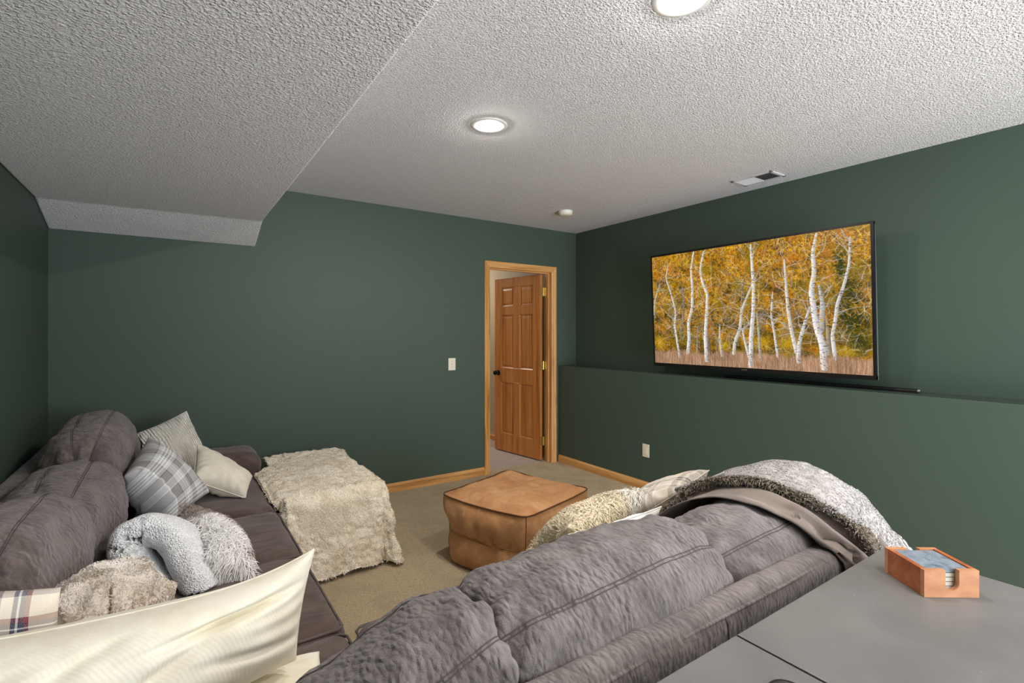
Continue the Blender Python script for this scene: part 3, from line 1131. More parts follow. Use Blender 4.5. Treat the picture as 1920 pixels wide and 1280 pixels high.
# ------------------------------------------------------------------ soft shapes
def roll_cushion(c, ax, th, up_, hl, hb, hc, seed, tilt=0.0, nu=96, nv=112, nexp=(3.4, 3.4), m=2.5, lump=.016, seams=(1.15, 1.99), pinch=.0):
    """stuffed back cushion: long axis ax, thickness th, height up_"""
    c = A(*c); ax = A(*ax); th = A(*th); up_ = A(*up_)
    s = np.sin(np.linspace(-PI / 2, PI / 2, nu))
    s[0], s[-1] = -.9995, .9995
    th_ = np.linspace(0, 2 * PI, nv, endpoint=False)
    f = np.where(s < 0, (1 - np.abs(s) ** nexp[0]) ** (1 / nexp[0]), (1 - np.abs(s) ** nexp[1]) ** (1 / nexp[1]))
    f = .10 + .90 * f
    r = (np.abs(np.cos(th_)) ** m + np.abs(np.sin(th_)) ** m) ** (-1 / m)
    S, T = np.meshgrid(s, th_, indexing='ij')
    b = hb * f[:, None] * (r * np.cos(th_))[None]
    h = hc * f[:, None] * (r * np.sin(th_))[None]
    V = c + ax * (S * hl)[..., None] + th * b[..., None] + up_ * (h + tilt * S)[..., None]
    rad = unit(th) [None, None] * (b / hb)[..., None] + unit(up_)[None, None] * (h / hc)[..., None] + ax * (np.sign(S) * np.abs(S) ** 6)[..., None] * .8
    rad = rad / (np.linalg.norm(rad, axis=-1)[..., None] + 1e-9)
    P = V.reshape(-1, 3)
    d = lump * fbm(P * 5.2, seed, 3) + .005 * fbm(P * 22, seed + 9, 3)
    # soft pleats pulled from the ends
    end = np.abs(S).ravel() ** 3
    pl = np.sin(T.ravel() * 9 + 3.0 * pn(P * 7, seed + 3) + seed) * .008 * end
    fo = np.abs(pn(np.stack([P @ ax * 6.5, P @ th * 9, P @ up_ * 9], -1), seed + 21))
    crease = -.008 * (1 - smooth(0, .22, fo)) * (.2 + .8 * end)
    d = d + pl + crease
    for q in seams:
        w = np.angle(np.exp(1j * (T.ravel() - q)))
        d = d - .0045 * np.exp(-(w / .045) ** 2)
    V = (V.reshape(-1, 3) + rad.reshape(-1, 3) * d[:, None])
    F = grid_faces(nu, nv, True)
    F.append(tuple(range(nv))); F.append(tuple((nu - 1) * nv + k for k in range(nv - 1, -1, -1)))
    N = vnormals(V, F)
    if ((V - c) * N).sum(1).mean() < 0:
        F = [tuple(reversed(q)) for q in F]; N = -N
    lines = []
    for q in seams:
        for dq in (-.020, .020):
            jf = ((q + dq) % (2 * PI)) / (2 * PI) * nv
            j0 = int(jf) % nv; j1 = (j0 + 1) % nv; w = jf - int(jf)
            G = V.reshape(nu, nv, 3); GN = N.reshape(nu, nv, 3)
            lines.append((G[3:-3, j0] * (1 - w) + G[3:-3, j1] * w) + GN[3:-3, j0] * .0006)
    return V, F, lines


def puff_box(lo, hi, r=.05, puff=.02, n=22, seed=0, lump=.006, sides=.006):
    lo = A(*lo); hi = A(*hi); c = (lo + hi) / 2; hsz = (hi - lo) / 2
    r = min(r, hsz.min() * .98)
    g = np.linspace(-1, 1, n)
    key = {}; V = []; F = []
    for axis in range(3):
        for sg in (-1, 1):
            idx = np.zeros((n, n), int)
            for i in range(n):
                for k in range(n):
                    p = [0, 0, 0]
                    p[axis] = sg; p[(axis + 1) % 3] = g[i]; p[(axis + 2) % 3] = g[k]
                    kk = tuple(round(q, 5) for q in p)
                    if kk not in key:
                        key[kk] = len(V); V.append(p)
                    idx[i, k] = key[kk]
            for i in range(n - 1):
                for k in range(n - 1):
                    q = (idx[i, k], idx[i + 1, k], idx[i + 1, k + 1], idx[i, k + 1])
                    F.append(q if sg > 0 else q[::-1])
    U = np.array(V, float)
    # finer samples near the edges
    U = np.sign(U) * (np.abs(U) * .45 + .55 * np.sin(np.abs(U) * PI / 2))
    p = U * hsz
    core = np.clip(p, -(hsz - r), hsz - r)
    d = p - core
    L = np.linalg.norm(d, axis=1)[:, None]
    q = core + np.where(L > 1e-9, d / np.maximum(L, 1e-9) * np.minimum(L, r), 0)
    N = unit3(np.where(L > 1e-9, d, U))
    sx = (1 - U[:, 0] ** 2).clip(0); sy = (1 - U[:, 1] ** 2).clip(0); sz = (1 - U[:, 2] ** 2).clip(0)
    q[:, 2] += np.where(U[:, 2] > 0, 1, 0) * puff * np.sqrt(sx * sy) * np.abs(U[:, 2]) ** 2
    q[:, 0] += sides * np.sign(U[:, 0]) * sy * sz * np.abs(U[:, 0]) ** 3
    q[:, 1] += sides * np.sign(U[:, 1]) * sx * sz * np.abs(U[:, 1]) ** 3
    q = q + c
    if lump: q = q + N * (lump * fbm(q * 6, seed, 3))[:, None]
    return q, F


def unit3(v):
    return v / (np.linalg.norm(v, axis=1)[:, None] + 1e-12)


def pillow(corners, T, seed=0, n=46, pinch=.07, wr=.007, sag=.25, sharp=.46, solids=(), eps=.008, floor=None, top=0.0, dents=(), pinchu=None):
    """stuffed pillow on four corner points (bottom left, bottom right, top right, top left)"""
    a, b, c, d = [A(*q) for q in corners]
    g = np.sin(np.linspace(-PI / 2, PI / 2, n)) * .6 + np.linspace(-1, 1, n) * .4
    U, Vv = np.meshgrid(g, g, indexing='ij')
    pinchu = pinch if pinchu is None else pinchu
    u = U * (1 - pinchu * (1 - Vv ** 2) * np.abs(U) ** 1.5)
    v = Vv * (1 - pinch * (1 - U ** 2) * np.abs(Vv) ** 1.5)
    def bil(u, v):
        s, t = (u + 1) / 2, (v + 1) / 2
        return a * ((1 - s) * (1 - t))[..., None] + b * (s * (1 - t))[..., None] + c * (s * t)[..., None] + d * ((1 - s) * t)[..., None]
    v = v - top * (1 - np.abs(U) ** 4) * np.clip(Vv, 0, 1) ** 1.5
    base = bil(u, v)
    e1 = unit(b - a + c - d); e2 = unit(d - a + c - b); N = unit(np.cross(e1, e2))
    pass
    h = T / 2 * ((1 - np.abs(U) ** 2.3).clip(0) * (1 - np.abs(Vv) ** 2.3).clip(0)) ** sharp * (1 - sag * Vv)
    border = (np.abs(U) > .99999) | (np.abs(Vv) > .99999)
    e = np.maximum(np.abs(U), np.abs(Vv))
    Vs = []; BS = []; UV = []; idx = {}
    out = np.zeros((2, n, n), int)
    for sgn, k in ((1, 0), (-1, 1)):
        P = base + N * (sgn * h)[..., None]
        ang = np.arctan2(Vv, U)
        rr = np.hypot(U, Vv)
        cor = np.abs(U * Vv)
        w = wr * fbm(P.reshape(-1, 3) * 8, seed + k * 5, 3).reshape(n, n)
        w = w + wr * .8 * np.sin(ang * 17 + 3 * pn(P.reshape(-1, 3) * 6, seed + 2).reshape(n, n)) * smooth(.55, .95, e) * (1 - smooth(.97, 1.0, e))
        w = w + wr * .9 * pn(np.stack([ang.ravel() * 3.2, rr.ravel() * 1.3, np.full(n * n, seed * 1.7 + k)], -1), seed).reshape(n, n) * smooth(.3, .9, rr)
        for (du, dv, ru, rv, ang_, dep) in dents:
            a_, b_ = U - du, Vv - dv
            a_, b_ = a_ * math.cos(ang_) + b_ * math.sin(ang_), -a_ * math.sin(ang_) + b_ * math.cos(ang_)
            w = w - dep * np.exp(-(a_ / ru) ** 2 - (b_ / rv) ** 2)
        P = P + N * (sgn * w * np.clip(h / (T / 2), 0, 1) ** .5)[..., None]
        for i in range(n):
            for q in range(n):
                if border[i, q] and k == 1:
                    out[1, i, q] = out[0, i, q]
                else:
                    out[k, i, q] = len(Vs); Vs.append(P[i, q]); BS.append(base[i, q]); UV.append(((U[i, q] + 1) / 2, (Vv[i, q] + 1) / 2))
    F = []
    for k in (0, 1):
        for i in range(n - 1):
            for q in range(n - 1):
                f_ = (out[k, i, q], out[k, i + 1, q], out[k, i + 1, q + 1], out[k, i, q + 1])
                F.append(f_ if k == 0 else f_[::-1])
    Vs = np.array(Vs)
    if solids: Vs = shrink_to(Vs, np.array(BS), solids, eps)
    if solids: Vs = push_out(Vs, solids, eps, 5, .3)
    if floor is not None: Vs[:, 2] = np.maximum(Vs[:, 2], floor)
    # edge loop for the piping
    loop = [out[0, i, 0] for i in range(n)] + [out[0, n - 1, q] for q in range(1, n)] + [out[0, i, n - 1] for i in range(n - 2, -1, -1)] + [out[0, 0, q] for q in range(n - 2, 0, -1)]
    return Vs, F, np.array(UV), loop


def fuzz(V, F, n, L, w, colf, seed=0, lie=.6, grav=.35, comb=4.0, mask=None, out=0.0, base=None, uv=None):
    """short pile: n curved blades rooted on the surface; returns verts, faces, colours"""
    R = np.random.default_rng(seed + 100)
    V = np.asarray(V, float)
    Q = np.array([f if len(f) == 4 else (f[0], f[1], f[2], f[2]) for f in F if len(f) <= 4])
    a, b, c, d = [V[Q[:, k]] for k in range(4)]
    area = np.linalg.norm(np.cross(c - a, d - b), axis=1) / 2
    if mask is not None: area = area * mask[Q].mean(1)
    pick = R.choice(len(Q), n, p=area / area.sum())
    s, t = R.random((2, n))
    W4 = np.stack([(1 - s) * (1 - t), s * (1 - t), s * t, (1 - s) * t], 1)
    P = np.einsum('nk,nkj->nj', W4, V[Q[pick]])
    Nn = vnormals(V, [tuple(q) if q[2] != q[3] else tuple(q[:3]) for q in Q])
    N = unit3(np.einsum('nk,nkj->nj', W4, Nn[Q[pick]]))
    fld = np.stack([pn(P * comb, seed), pn(P * comb, seed + 5), pn(P * comb, seed + 9)], -1) * 1.6 + A(0, 0, -grav) + R.normal(0, .45, (n, 3))
    T = fld - N * (fld * N).sum(1)[:, None]
    T = unit3(T)
    Ls = L * R.uniform(.6, 1.25, n)[:, None]
    side = unit3(np.cross(N, T) + R.normal(0, .35, (n, 3))) * (w * R.uniform(.7, 1.3, n))[:, None]
    root = P - N * .001
    mid = P + N * Ls * (.55 * (1 - lie) + .12 + out) + T * Ls * .45
    tip = P + N * Ls * (.75 * (1 - lie) + out) + T * Ls * (.55 + .45 * lie) + A(0, 0, -1) * Ls * grav * .25
    V2 = np.stack([root - side, root + side, mid - side * .8, mid + side * .8, tip], 1).reshape(-1, 3)
    k = np.arange(n) * 5
    F2 = [(int(i), int(i + 1), int(i + 3), int(i + 2)) for i in k] + [(int(i + 2), int(i + 3), int(i + 4)) for i in k]
    uvp = np.einsum('nk,nkj->nj', W4, uv[Q[pick]]) if uv is not None else None
    c0, c1, c2 = colf(P, N, R, uvp)
    C_ = np.stack([c0, c0, c1, c1, c2], 1).reshape(-1, 3)
    return V2, F2, C_


def L3(r, g, b):
    return np.array(lin(r, g, b)[:3])


def furry(name, V, F, base_col, n, L, w, colf, mat, loc=None, label=None, cat=None, group=None, uv=None, **k):
    V2, F2, C2 = fuzz(V, F, n, L, w, colf, uv=uv, **k)
    m0 = len(V)
    bc = base_col if getattr(base_col, 'ndim', 1) == 2 else np.repeat(np.asarray(base_col)[None], m0, 0)
    o = make(name, np.vstack([V, V2]), list(F) + [tuple(i + m0 for i in f) for f in F2], mat, None, loc=loc, col=np.vstack([bc, C2]))
    setprops(o, label, cat, group)
    return o


# ------------------------------------------------------------------ the sectional sofa
sofa = empty('sectional_sofa', (.6, 1.2, 0), 'large taupe suede corner sofa along the left wall and in front of the desks', 'sofa')


def spart(name, VF, mat, **k):
    return make(name, VF[0], VF[1], mat, sofa, **k)


# plinths and frames
spart('base_frame', puff_box((-.60, .72, .05), (.45, 4.05, .30), .03, 0, 14, 1, .002), M['seat'])
spart('base_frame', puff_box((.452, .72, .05), (2.34, 1.60, .30), .03, 0, 14, 2, .002), M['seat'])
spart('back_rail', puff_box((-.628, .66, .04), (-.54, 4.07, .735), .035, .0, 26, 3, .003), M['rail'])
V, F = puff_box((-.535, .672, .04), (1.715, .765, .742), .040, .006, 44, 4, .004)
spart('back_rail', (V, F), M['rail'])
for x in (-.15, .45, 1.06, 1.62):
    f = MB(); f.tube([(x, .682, .727), (x, .672, .715), (x, .6705, .69), (x, .6705, .35)], .0028, 6); f.build('rail_seam', M['seam'], sofa, smooth_=True)
f = MB(); f.tube([(x, .680 + .002 * math.sin(x * 9), .7255 + .002 * math.sin(x * 7)) for x in np.linspace(-.5, 1.69, 60)], .0042, 8); f.build('rail_piping', M['rail'], sofa, smooth_=True)
# seats
seats = [((-.16, 2.905), (.472, 3.735)), ((-.16, 2.272), (.476, 2.898)), ((-.16, 1.63), (.470, 2.265)), ((-.20, .98), (.468, 1.622)), ((.475, .98), (1.112, 1.632)), ((1.118, .98), (1.89, 1.64))]
for k, (lo, hi) in enumerate(seats):
    spart('seat_cushion', puff_box((lo[0], lo[1], .285), (hi[0], hi[1], .445), .058, .030, 26, 10 + k, .005, .008), M['seat'])
for k, (lo, hi) in enumerate(seats):
    pts = [(lo[0] + .03, lo[1] + .012, .430), (hi[0] - .03, lo[1] + .012, .430), (hi[0] - .011, lo[1] + .03, .430), (hi[0] - .011, hi[1] - .03, .430), (hi[0] - .03, hi[1] - .012, .430), (lo[0] + .03, hi[1] - .012, .430)] if k < 3 else \
        [(lo[0] + .012, lo[1] + .03, .430), (lo[0] + .012, hi[1] - .03, .430), (lo[0] + .03, hi[1] - .011, .430), (hi[0] - .03, hi[1] - .011, .430), (hi[0] - .012, hi[1] - .03, .430), (hi[0] - .012, lo[1] + .03, .430)]
    d = []
    for i in range(len(pts) - 1):
        for q in np.linspace(0, 1, 14, endpoint=False): d.append(A(*pts[i]) * (1 - q) + A(*pts[i + 1]) * q)
    f = MB(); f.tube(d, .0045, 6); f.build('seat_piping', M['seat'], sofa, smooth_=True)
# arms
spart('armrest', puff_box((-.52, 3.748, .06), (.505, 4.085, .575), .085, .02, 26, 31, .006), M['seat'])
spart('armrest', puff_box((1.905, .70, .06), (2.36, 1.70, .600), .11, .02, 30, 32, .008), M['cush_x'])
# corner filler and back cushions
spart('back_cushion', puff_box((-.53, .775, .30), (-.13, 1.10, .66), .12, .03, 24, 40, .012), M['cush_y'])
cush = []
for k, (y0, y1, hc, zc, xb) in enumerate(((1.73, 2.27, .225, .672, -.385), (2.22, 3.06, .205, .640, -.350), (3.00, 3.95, .256, .688, -.345))):
    V, F, ln = roll_cushion((xb, (y0 + y1) / 2, zc), unit(A(.07 if k == 0 else 0, 1, 0)), (1, 0, 0), (0, 0, 1), (y1 - y0) / 2, .168 if k == 0 else .192, hc, 50 + 7 * k, seams=(1.22, 1.86), nexp=(2.8, 2.6))
    V[:, 0] = np.maximum(V[:, 0], -.624)
    cush.append((V, F, ln, 'y'))
for k, (x0, x1, hc, zc, tl) in enumerate(((-.10, .545, .19, .552, .118), (.525, 1.265, .200, .658, .012), (1.205, 1.95, .200, .628, .0))):
    V, F, ln = roll_cushion(((x0 + x1) / 2, .918, zc), (1, 0, 0), (0, 1, 0), (0, 0, 1), (x1 - x0) / 2, .196, hc, 80 + 11 * k, tl, seams=(.95, 2.22), nexp=((3.4, 6.5), (6.5, 3.6), (3.6, 4))[k])
    cush.append((V, F, ln, 'x'))
for V, F, ln, ax in cush:
    o = spart('back_cushion', (V, F), M['cush_' + ax])
    for i in (0, 2):
        f = MB(); f.tube(ln[i], .0012, 5); f.tube(ln[i + 1], .0012, 5)
        f.build('top_seam', M['seam'], o, smooth_=True)
S_SOFA = tree(sofa)

# ------------------------------------------------------------------ ottoman at the far end and its cream throw
ott = empty('ottoman', (.79, 3.46, 0), 'low upholstered ottoman hidden under the cream plush throw beside the far seat', 'ottoman')
V, F = puff_box((.535, 2.94, .06), (1.07, 3.99, .455), .05, .012, 22, 61, .003)
make('ottoman_body', V, F, M['seat'], ott)
for (x, y) in ((.58, 2.99), (1.02, 2.99), (.58, 3.94), (1.02, 3.94)):
    MB().lathe([(0, 0), (.022, 0), (.028, .06), (.028, .075), (0, .075)], (x, y, 0), 16).build('leg', M['blackm'], ott, smooth_=True)
S_OTT = tree(ott)

# cream throw
rx0, rx1, ry0, ry1, rz = .54, 1.035, 2.985, 3.985, .482
nx, ny = 118, 170
cx = np.linspace(.440, 1.50, nx); cy = np.linspace(2.505, 4.035, ny)
X, Y = np.meshgrid(cx, cy, indexing='ij')
X = X + .010 * pn(np.stack([Y * 5, X * 0, X * 0], -1), 3) * (X < .5)
X = np.maximum(X, .44 + .105 * smooth(3.60, 3.73, Y) + (X - .44) * .05)
Y0 = Y + .03 * pn(np.stack([X * 4, Y * 0, Y * 0], -1), 5) * smooth(2.8, 2.5, Y)
qx = np.clip(X, rx0, rx1); qy = np.clip(Y0, ry0, ry1)
dx, dy = X - qx, Y0 - qy
dd = np.hypot(dx, dy) + 1e-9
nxn, nyn = dx / dd, dy / dd
left = (dx < 0)
dd_eff = np.where(left & (dy >= 0), 0, dd)
r = .055
phi_ = np.minimum(dd_eff / r, PI / 2)
hor = r * np.sin(phi_); ver = r * (1 - np.cos(phi_))
al = np.arctan2(np.abs(dy), np.abs(dx) + 1e-9)
rest = np.maximum(dd_eff - r * PI / 2, 0) * (1 - .20 * np.sin(2 * al) ** 2 * (dx > 0) * (dy < 0))
al = np.arctan2(np.abs(dy), np.abs(dx) + 1e-9)        # 0 along x, pi/2 along -y
incorner = (np.abs(dx) > 1e-6) & (np.abs(dy) > 1e-6) & (dx > 0) & (dy < 0)
fold = np.where(incorner, .26 * np.exp(-((al - 1.05) / .22) ** 2) + .12 * np.exp(-((al - .30) / .2) ** 2) - .08, .0)
per = X * 9 - Y * 9
wave = .030 * np.sin(per * 1.15 + .6) + .018 * np.sin(per * 2.7 + 2)
hor = hor + rest * (.14 + fold + wave * 1.2)
z = rz - ver - rest - .022 * smooth(.52, .44, X)
px_ = qx + np.where(left & (dy >= 0), dx, nxn * hor); py_ = qy + nyn * hor
# what reaches the floor spreads outward
under = np.maximum(.022 - z, 0)
px_ = px_ + nxn * under * .25; py_ = py_ + nyn * under * .2
z = np.maximum(z, .022 + .02 * np.abs(pn(np.stack([X * 14, Y * 14, X * 0], -1), 9)) * (under > 0))
V = np.stack([px_, py_, z], -1).reshape(-1, 3)
F = grid_faces(nx, ny)
N = vnormals(V, F)
if N[:, 2].mean() < 0: F = [q[::-1] for q in F]; N = -N
tex = fbm(V * 13, 6, 4)
V = V + N * (.007 * tex + .011 * (.5 - np.abs(pn(V * 26 + .4 * tex[:, None], 8))) + .006 * pn(V * 48, 18) + .006 * pn(V * 4.5, 2) + .014 * (np.exp(-((Y.ravel() - 3.93) / .06) ** 2) * (np.sin(X.ravel() * 16 + 2) > .2)))[:, None]
V = push_out(V, S_OTT + S_SOFA, .022, 3, .15)
V[:, 1] = np.minimum(V[:, 1], YB - .02)
V[:, 2] = np.maximum(V[:, 2], .012)
N = vnormals(V, F)
nt = len(V)
Vb = V - N * .012
Vb[:, 2] = np.maximum(Vb[:, 2], .003)
Fb = [tuple(i + nt for i in reversed(q)) for q in F]
bnd = [i * ny for i in range(nx)] + [(nx - 1) * ny + k for k in range(1, ny)] + [i * ny + ny - 1 for i in range(nx - 2, -1, -1)] + [k for k in range(ny - 2, 0, -1)]
Fr = [(bnd[i], bnd[(i + 1) % len(bnd)], bnd[(i + 1) % len(bnd)] + nt, bnd[i] + nt) for i in range(len(bnd))]
M['plush'] = m_attr('cream_plush', .95, .35)


def col_cream(P, N, R, uvp):
    n = len(P)
    t = np.clip(.5 + .8 * fbm(P * 11, 4, 3) + R.normal(0, .12, n), 0, 1)[:, None]
    c = L3(234, 221, 198) * (1 - t) + L3(255, 248, 234) * t
    return c * .88, c, c * 1.05


throw = furry('plush_throw', np.vstack([V, Vb]), F + Fb + Fr, L3(236, 224, 202), 62000, .018, .0017, col_cream, M['plush'], loc=(.8, 3.4, .0),
              label='cream plush fur throw draped over the ottoman down to the carpet', cat='throw blanket', seed=3, lie=.85, grav=.15, comb=20, mask=np.r_[np.ones(nt), np.zeros(nt)])
S_THROW = [BVHTree.FromPolygons([tuple(v) for v in V], F)]


def bv(V, F):
    return BVHTree.FromPolygons([tuple(v) for v in V], [tuple(f) for f in F])


def mk_pillow(name, corners, T, mat, label, seed, solids, pipe=None, group='cushions on the sofa', **k):
    V, F, uv, loop = pillow(corners, T, seed, solids=solids, **k)
    c = V.mean(0)
    r = empty(name, (c[0], c[1], V[:, 2].min()), label, 'cushion', group)
    make('cover', V, F, mat, r, uv=uv)
    if pipe:
        pts = V[loop]; pts = np.vstack([pts, pts[:1]])
        f = MB(); f.tube(pts, .0028, 6); f.build('edge_seam', pipe, r, smooth_=True)
    return bv(V, F)


# ------------------------------------------------------------------ cushions on the left side
M['knit'] = m_cloth('ivory_cable_knit', lin(232, 226, 216), lin(222, 214, 202), 'knit')
M['linen'] = m_cloth('ivory_cotton', lin(228, 222, 206), lin(218, 210, 192))
M['rib'] = m_cloth('cream_ribbed_cotton', lin(240, 234, 217), lin(233, 225, 204), 'rib', 2.2)
M['sherpa'] = m_cloth('pale_blue_sherpa', lin(220, 226, 238), lin(206, 214, 230), 'sherpa', .8, .3)
M['whitep'] = m_cloth('white_cotton', lin(238, 236, 230), lin(228, 226, 220))
W_, Gy, DG, BL_ = lin(236, 236, 236), lin(140, 134, 132), lin(74, 66, 64), lin(46, 42, 42)
PG = lin(196, 198, 202)
M['plaid'] = m_plaid('grey_tartan', [(0, Gy), (.18, BL_), (.20, PG), (.27, W_), (.31, Gy), (.34, W_), (.38, Gy), (.41, W_), (.45, Gy), (.48, W_), (.52, PG), (.58, BL_), (.60, Gy), (.78, W_), (.80, PG), (.93, W_), (.96, Gy)],
                     [(0, PG), (.16, W_), (.19, Gy), (.36, DG), (.38, PG), (.50, W_), (.53, PG), (.57, W_), (.62, PG), (.72, BL_), (.735, Gy), (.88, DG), (.90, W_), (.93, PG)], 1.55)
NV, RD, CR, TP = lin(42, 50, 84), lin(128, 44, 48), lin(236, 224, 206), lin(140, 122, 126)
M['plaid_navy'] = m_plaid('navy_red_tartan', [(0, CR), (.30, TP), (.48, W_), (.50, TP), (.60, CR), (.74, NV), (.80, W_), (.83, NV), (.90, RD), (.96, CR)],
                          [(0, CR), (.22, TP), (.32, W_), (.35, TP), (.46, CR), (.64, NV), (.72, W_), (.745, NV), (.82, RD), (.90, CR)], 2.3)
BG, TA, OL = lin(206, 194, 178), lin(178, 164, 150), lin(84, 82, 72)
M['plaid_beige'] = m_plaid('beige_tartan', [(0, BG), (.22, W_), (.25, TA), (.40, W_), (.43, BG), (.62, OL), (.68, TA), (.74, OL), (.80, W_), (.83, BG)],
                           [(0, TA), (.12, W_), (.15, BG), (.40, OL), (.50, TA), (.55, OL), (.62, W_), (.66, BG), (.84, TA), (.96, W_)], 1.6)
SOL = list(S_SOFA)
t1 = mk_pillow('knit_cushion', [(-.11, 3.44, .50), (.24, 3.62, .475), (.075, 3.80, .885), (-.235, 3.64, .775)], .17, M['knit'], 'ivory cable-knit cushion at the back of the far seat, behind the grey plaid one', 201, SOL, M['knit'], pinch=.05)
SOL.append(t1)
t2 = mk_pillow('ivory_cushion', [(.09, 3.14, .60), (.335, 3.12, .468), (.39, 3.30, .54), (.115, 3.42, .745)], .15, M['linen'], 'small plain ivory cushion lying on the far seat, right of the grey plaid one', 202, SOL, M['linen'], pinch=.03)
SOL.append(t2)
t3 = mk_pillow('plaid_cushion', [(-.185, 2.93, .72), (-.02, 2.86, .475), (.165, 3.13, .53), (-.105, 3.26, .835)], .23, M['plaid'], 'grey and white plaid cushion leaning on the knit one', 203, SOL, None, wr=.008, pinch=.04)
SOL.append(t3)


# sherpa blanket folded into a hump
def swept(path, half_t, half_d, e_n, nv=40, seed=0, m=2.6, lump=.008):
    path = np.asarray(path, float)
    d = np.r_[0, np.cumsum(np.linalg.norm(np.diff(path, axis=0), axis=1))]
    n = 90
    s = np.linspace(0, d[-1], n)
    q = np.stack([np.interp(s, d, path[:, k]) for k in range(3)], 1)
    ker = np.hanning(15); ker /= ker.sum()
    pad = np.vstack([q[:1] + (q[:1] - q[1:2]) * np.arange(7, 0, -1)[:, None], q, q[-1:] + (q[-1:] - q[-2:-1]) * np.arange(1, 8)[:, None]])
    q = np.stack([np.convolve(pad[:, k], ker, 'valid') for k in range(3)], 1)
    T = unit3(np.gradient(q, axis=0))
    E = A(*e_n)[None] - T * (T @ A(*e_n))[:, None]; E = unit3(E)
    B = np.cross(T, E)
    a = np.linspace(0, 2 * PI, nv, endpoint=False)
    r = (np.abs(np.cos(a)) ** m + np.abs(np.sin(a)) ** m) ** (-1 / m)
    tp = np.clip(np.minimum(np.arange(n), n - 1 - np.arange(n)) / 7.0, 0, 1); tp = np.sqrt(1 - (1 - tp) ** 2) * .85 + .15
    V = q[:, None] + B[:, None] * (half_t * tp)[:, None, None] * (r * np.cos(a))[None, :, None] + E[:, None] * (half_d * tp)[:, None, None] * (r * np.sin(a))[None, :, None]
    V = V.reshape(-1, 3)
    F = grid_faces(n, nv, True)
    F.append(tuple(range(nv))); F.append(tuple((n - 1) * nv + k for k in range(nv - 1, -1, -1)))
    N = vnormals(V, F)
    if ((V - np.repeat(q, nv, 0)) * N).sum(1).mean() < 0: F = [f[::-1] for f in F]; N = -N
    V = V + N * (lump * fbm(V * 9, seed, 3))[:, None]
    return V, F, np.repeat(q, nv, 0)


ew = unit(A(.80, -.22, .0)); eu = unit(A(-.26, .34, .62)); en = unit(np.cross(ew, eu))
hc_ = A(-.025, 2.24, .545)
pth = [hc_ + ew * a_ + eu * b_ for a_, b_ in ((-.040, -.17), (-.070, -.08), (-.084, .02), (-.07, .095), (.0, .135), (.07, .095), (.084, .02), (.082, -.08), (.080, -.24))]
V, F, ctr_ = swept(pth, .062, .12, en, 44, 71)
V = shrink_to(V, ctr_, SOL, .007)
V = push_out(V, SOL, .006, 3, .25)
t = NT('sherpa_fleece')
vv = t.warp(.008, 70)
e = t.voro(115, vv, 'DISTANCE_TO_EDGE')
hgt = t.math('ADD', t.rng(e, 0, .4), t.math('MULTIPLY', t.noise(240, detail=2), .4))
t.set(color=t.mix(t.rng(t.noise(9, detail=3), .3, .7), lin(240, 242, 248), lin(252, 252, 252)), rough=.95, spec=.08, sheen=.35, sheenr=.5)
t.bump(hgt, .0050, .8)
M['fleece'] = t.m
sh = make('sherpa_blanket', V, F, M['fleece'], None)
setprops(sh, 'pale blue-white sherpa blanket folded into an arch on the left seat', 'throw blanket')
SOL.append(bv(V, F))

# white and brown fur cushion
M['fur'] = m_attr('faux_fur', .9, .25)
V, F, uv, loop = pillow([(.045, 2.12, .500), (.25, 2.08, .478), (.225, 2.42, .55), (.035, 2.50, .655)], .16, 210, solids=SOL, n=36)


def col_fox(P, N, R, uvp):
    n = len(P)
    k = smooth(.68, .88, uvp[:, 1] + .18 * fbm(P * 9, 3, 2)) + .8 * smooth(.86, 1.0, uvp[:, 0] + .10 * fbm(P * 12, 5, 2)) + .3 * (R.random(n) < .04)
    k = np.clip(k, 0, 1)[:, None]
    w = L3(250, 248, 246) * R.uniform(.94, 1.03, n)[:, None]
    br = L3(138, 98, 70) * R.uniform(.75, 1.25, n)[:, None]
    return w * .93 * (1 - k * .3) + br * k * .3, w * (1 - k * .7) + br * k * .7, w * (1 - k) + br * k


furry('fur_cushion', V, F, L3(240, 236, 230), 11500, .050, .0017, col_fox, M['fur'], label='fluffy white fur cushion with brown tips, right of the folded sherpa blanket', cat='cushion', group='cushions on the sofa', uv=uv, seed=5, lie=.72, grav=.4, comb=5)
SOL.append(bv(V, F))

# crumpled beige plush blanket
nu_, nv_ = 110, 150
uu = np.linspace(0.02, 1, nu_); va = np.linspace(0, 2 * PI, nv_, endpoint=False)
Uu, Va = np.meshgrid(uu, va, indexing='ij')
dirv = np.stack([np.sin(Uu * PI / 2 * 1.12) * np.cos(Va), np.sin(Uu * PI / 2 * 1.12) * np.sin(Va), np.cos(Uu * PI / 2 * 1.12)], -1)
cen = A(-.15, 1.74, .50)
rad_ = dirv * A(.135, .20, .215)
ca, sa = math.cos(-.35), math.sin(-.35)
rad_ = np.stack([rad_[..., 0] * ca - rad_[..., 1] * sa, rad_[..., 0] * sa + rad_[..., 1] * ca, rad_[..., 2]], -1)
V = (cen + rad_).reshape(-1, 3)
F = grid_faces(nu_, nv_, True); F.append(tuple(range(nv_ - 1, -1, -1)))
F.append(tuple((nu_ - 1) * nv_ + k for k in range(nv_)))
N = vnormals(V, F)
if ((V - cen) * N).sum(1).mean() < 0: F = [f[::-1] for f in F]; N = -N
rg = 1 - np.abs(pn(V * A(7, 7, 7) + .25 * fbm(V * 6, 2, 2)[:, None], 33)) * 2
rg2 = 1 - np.abs(pn(V * 13, 35)) * 2
V = V + N * (.035 * rg + .016 * rg2 + .006 * fbm(V * 24, 8, 2))[:, None]
V = shrink_to(V, np.repeat((cen + A(0, 0, .02))[None], len(V), 0), SOL, .010)
V[:, 2] = np.maximum(V[:, 2], .474)
N = vnormals(V, F)


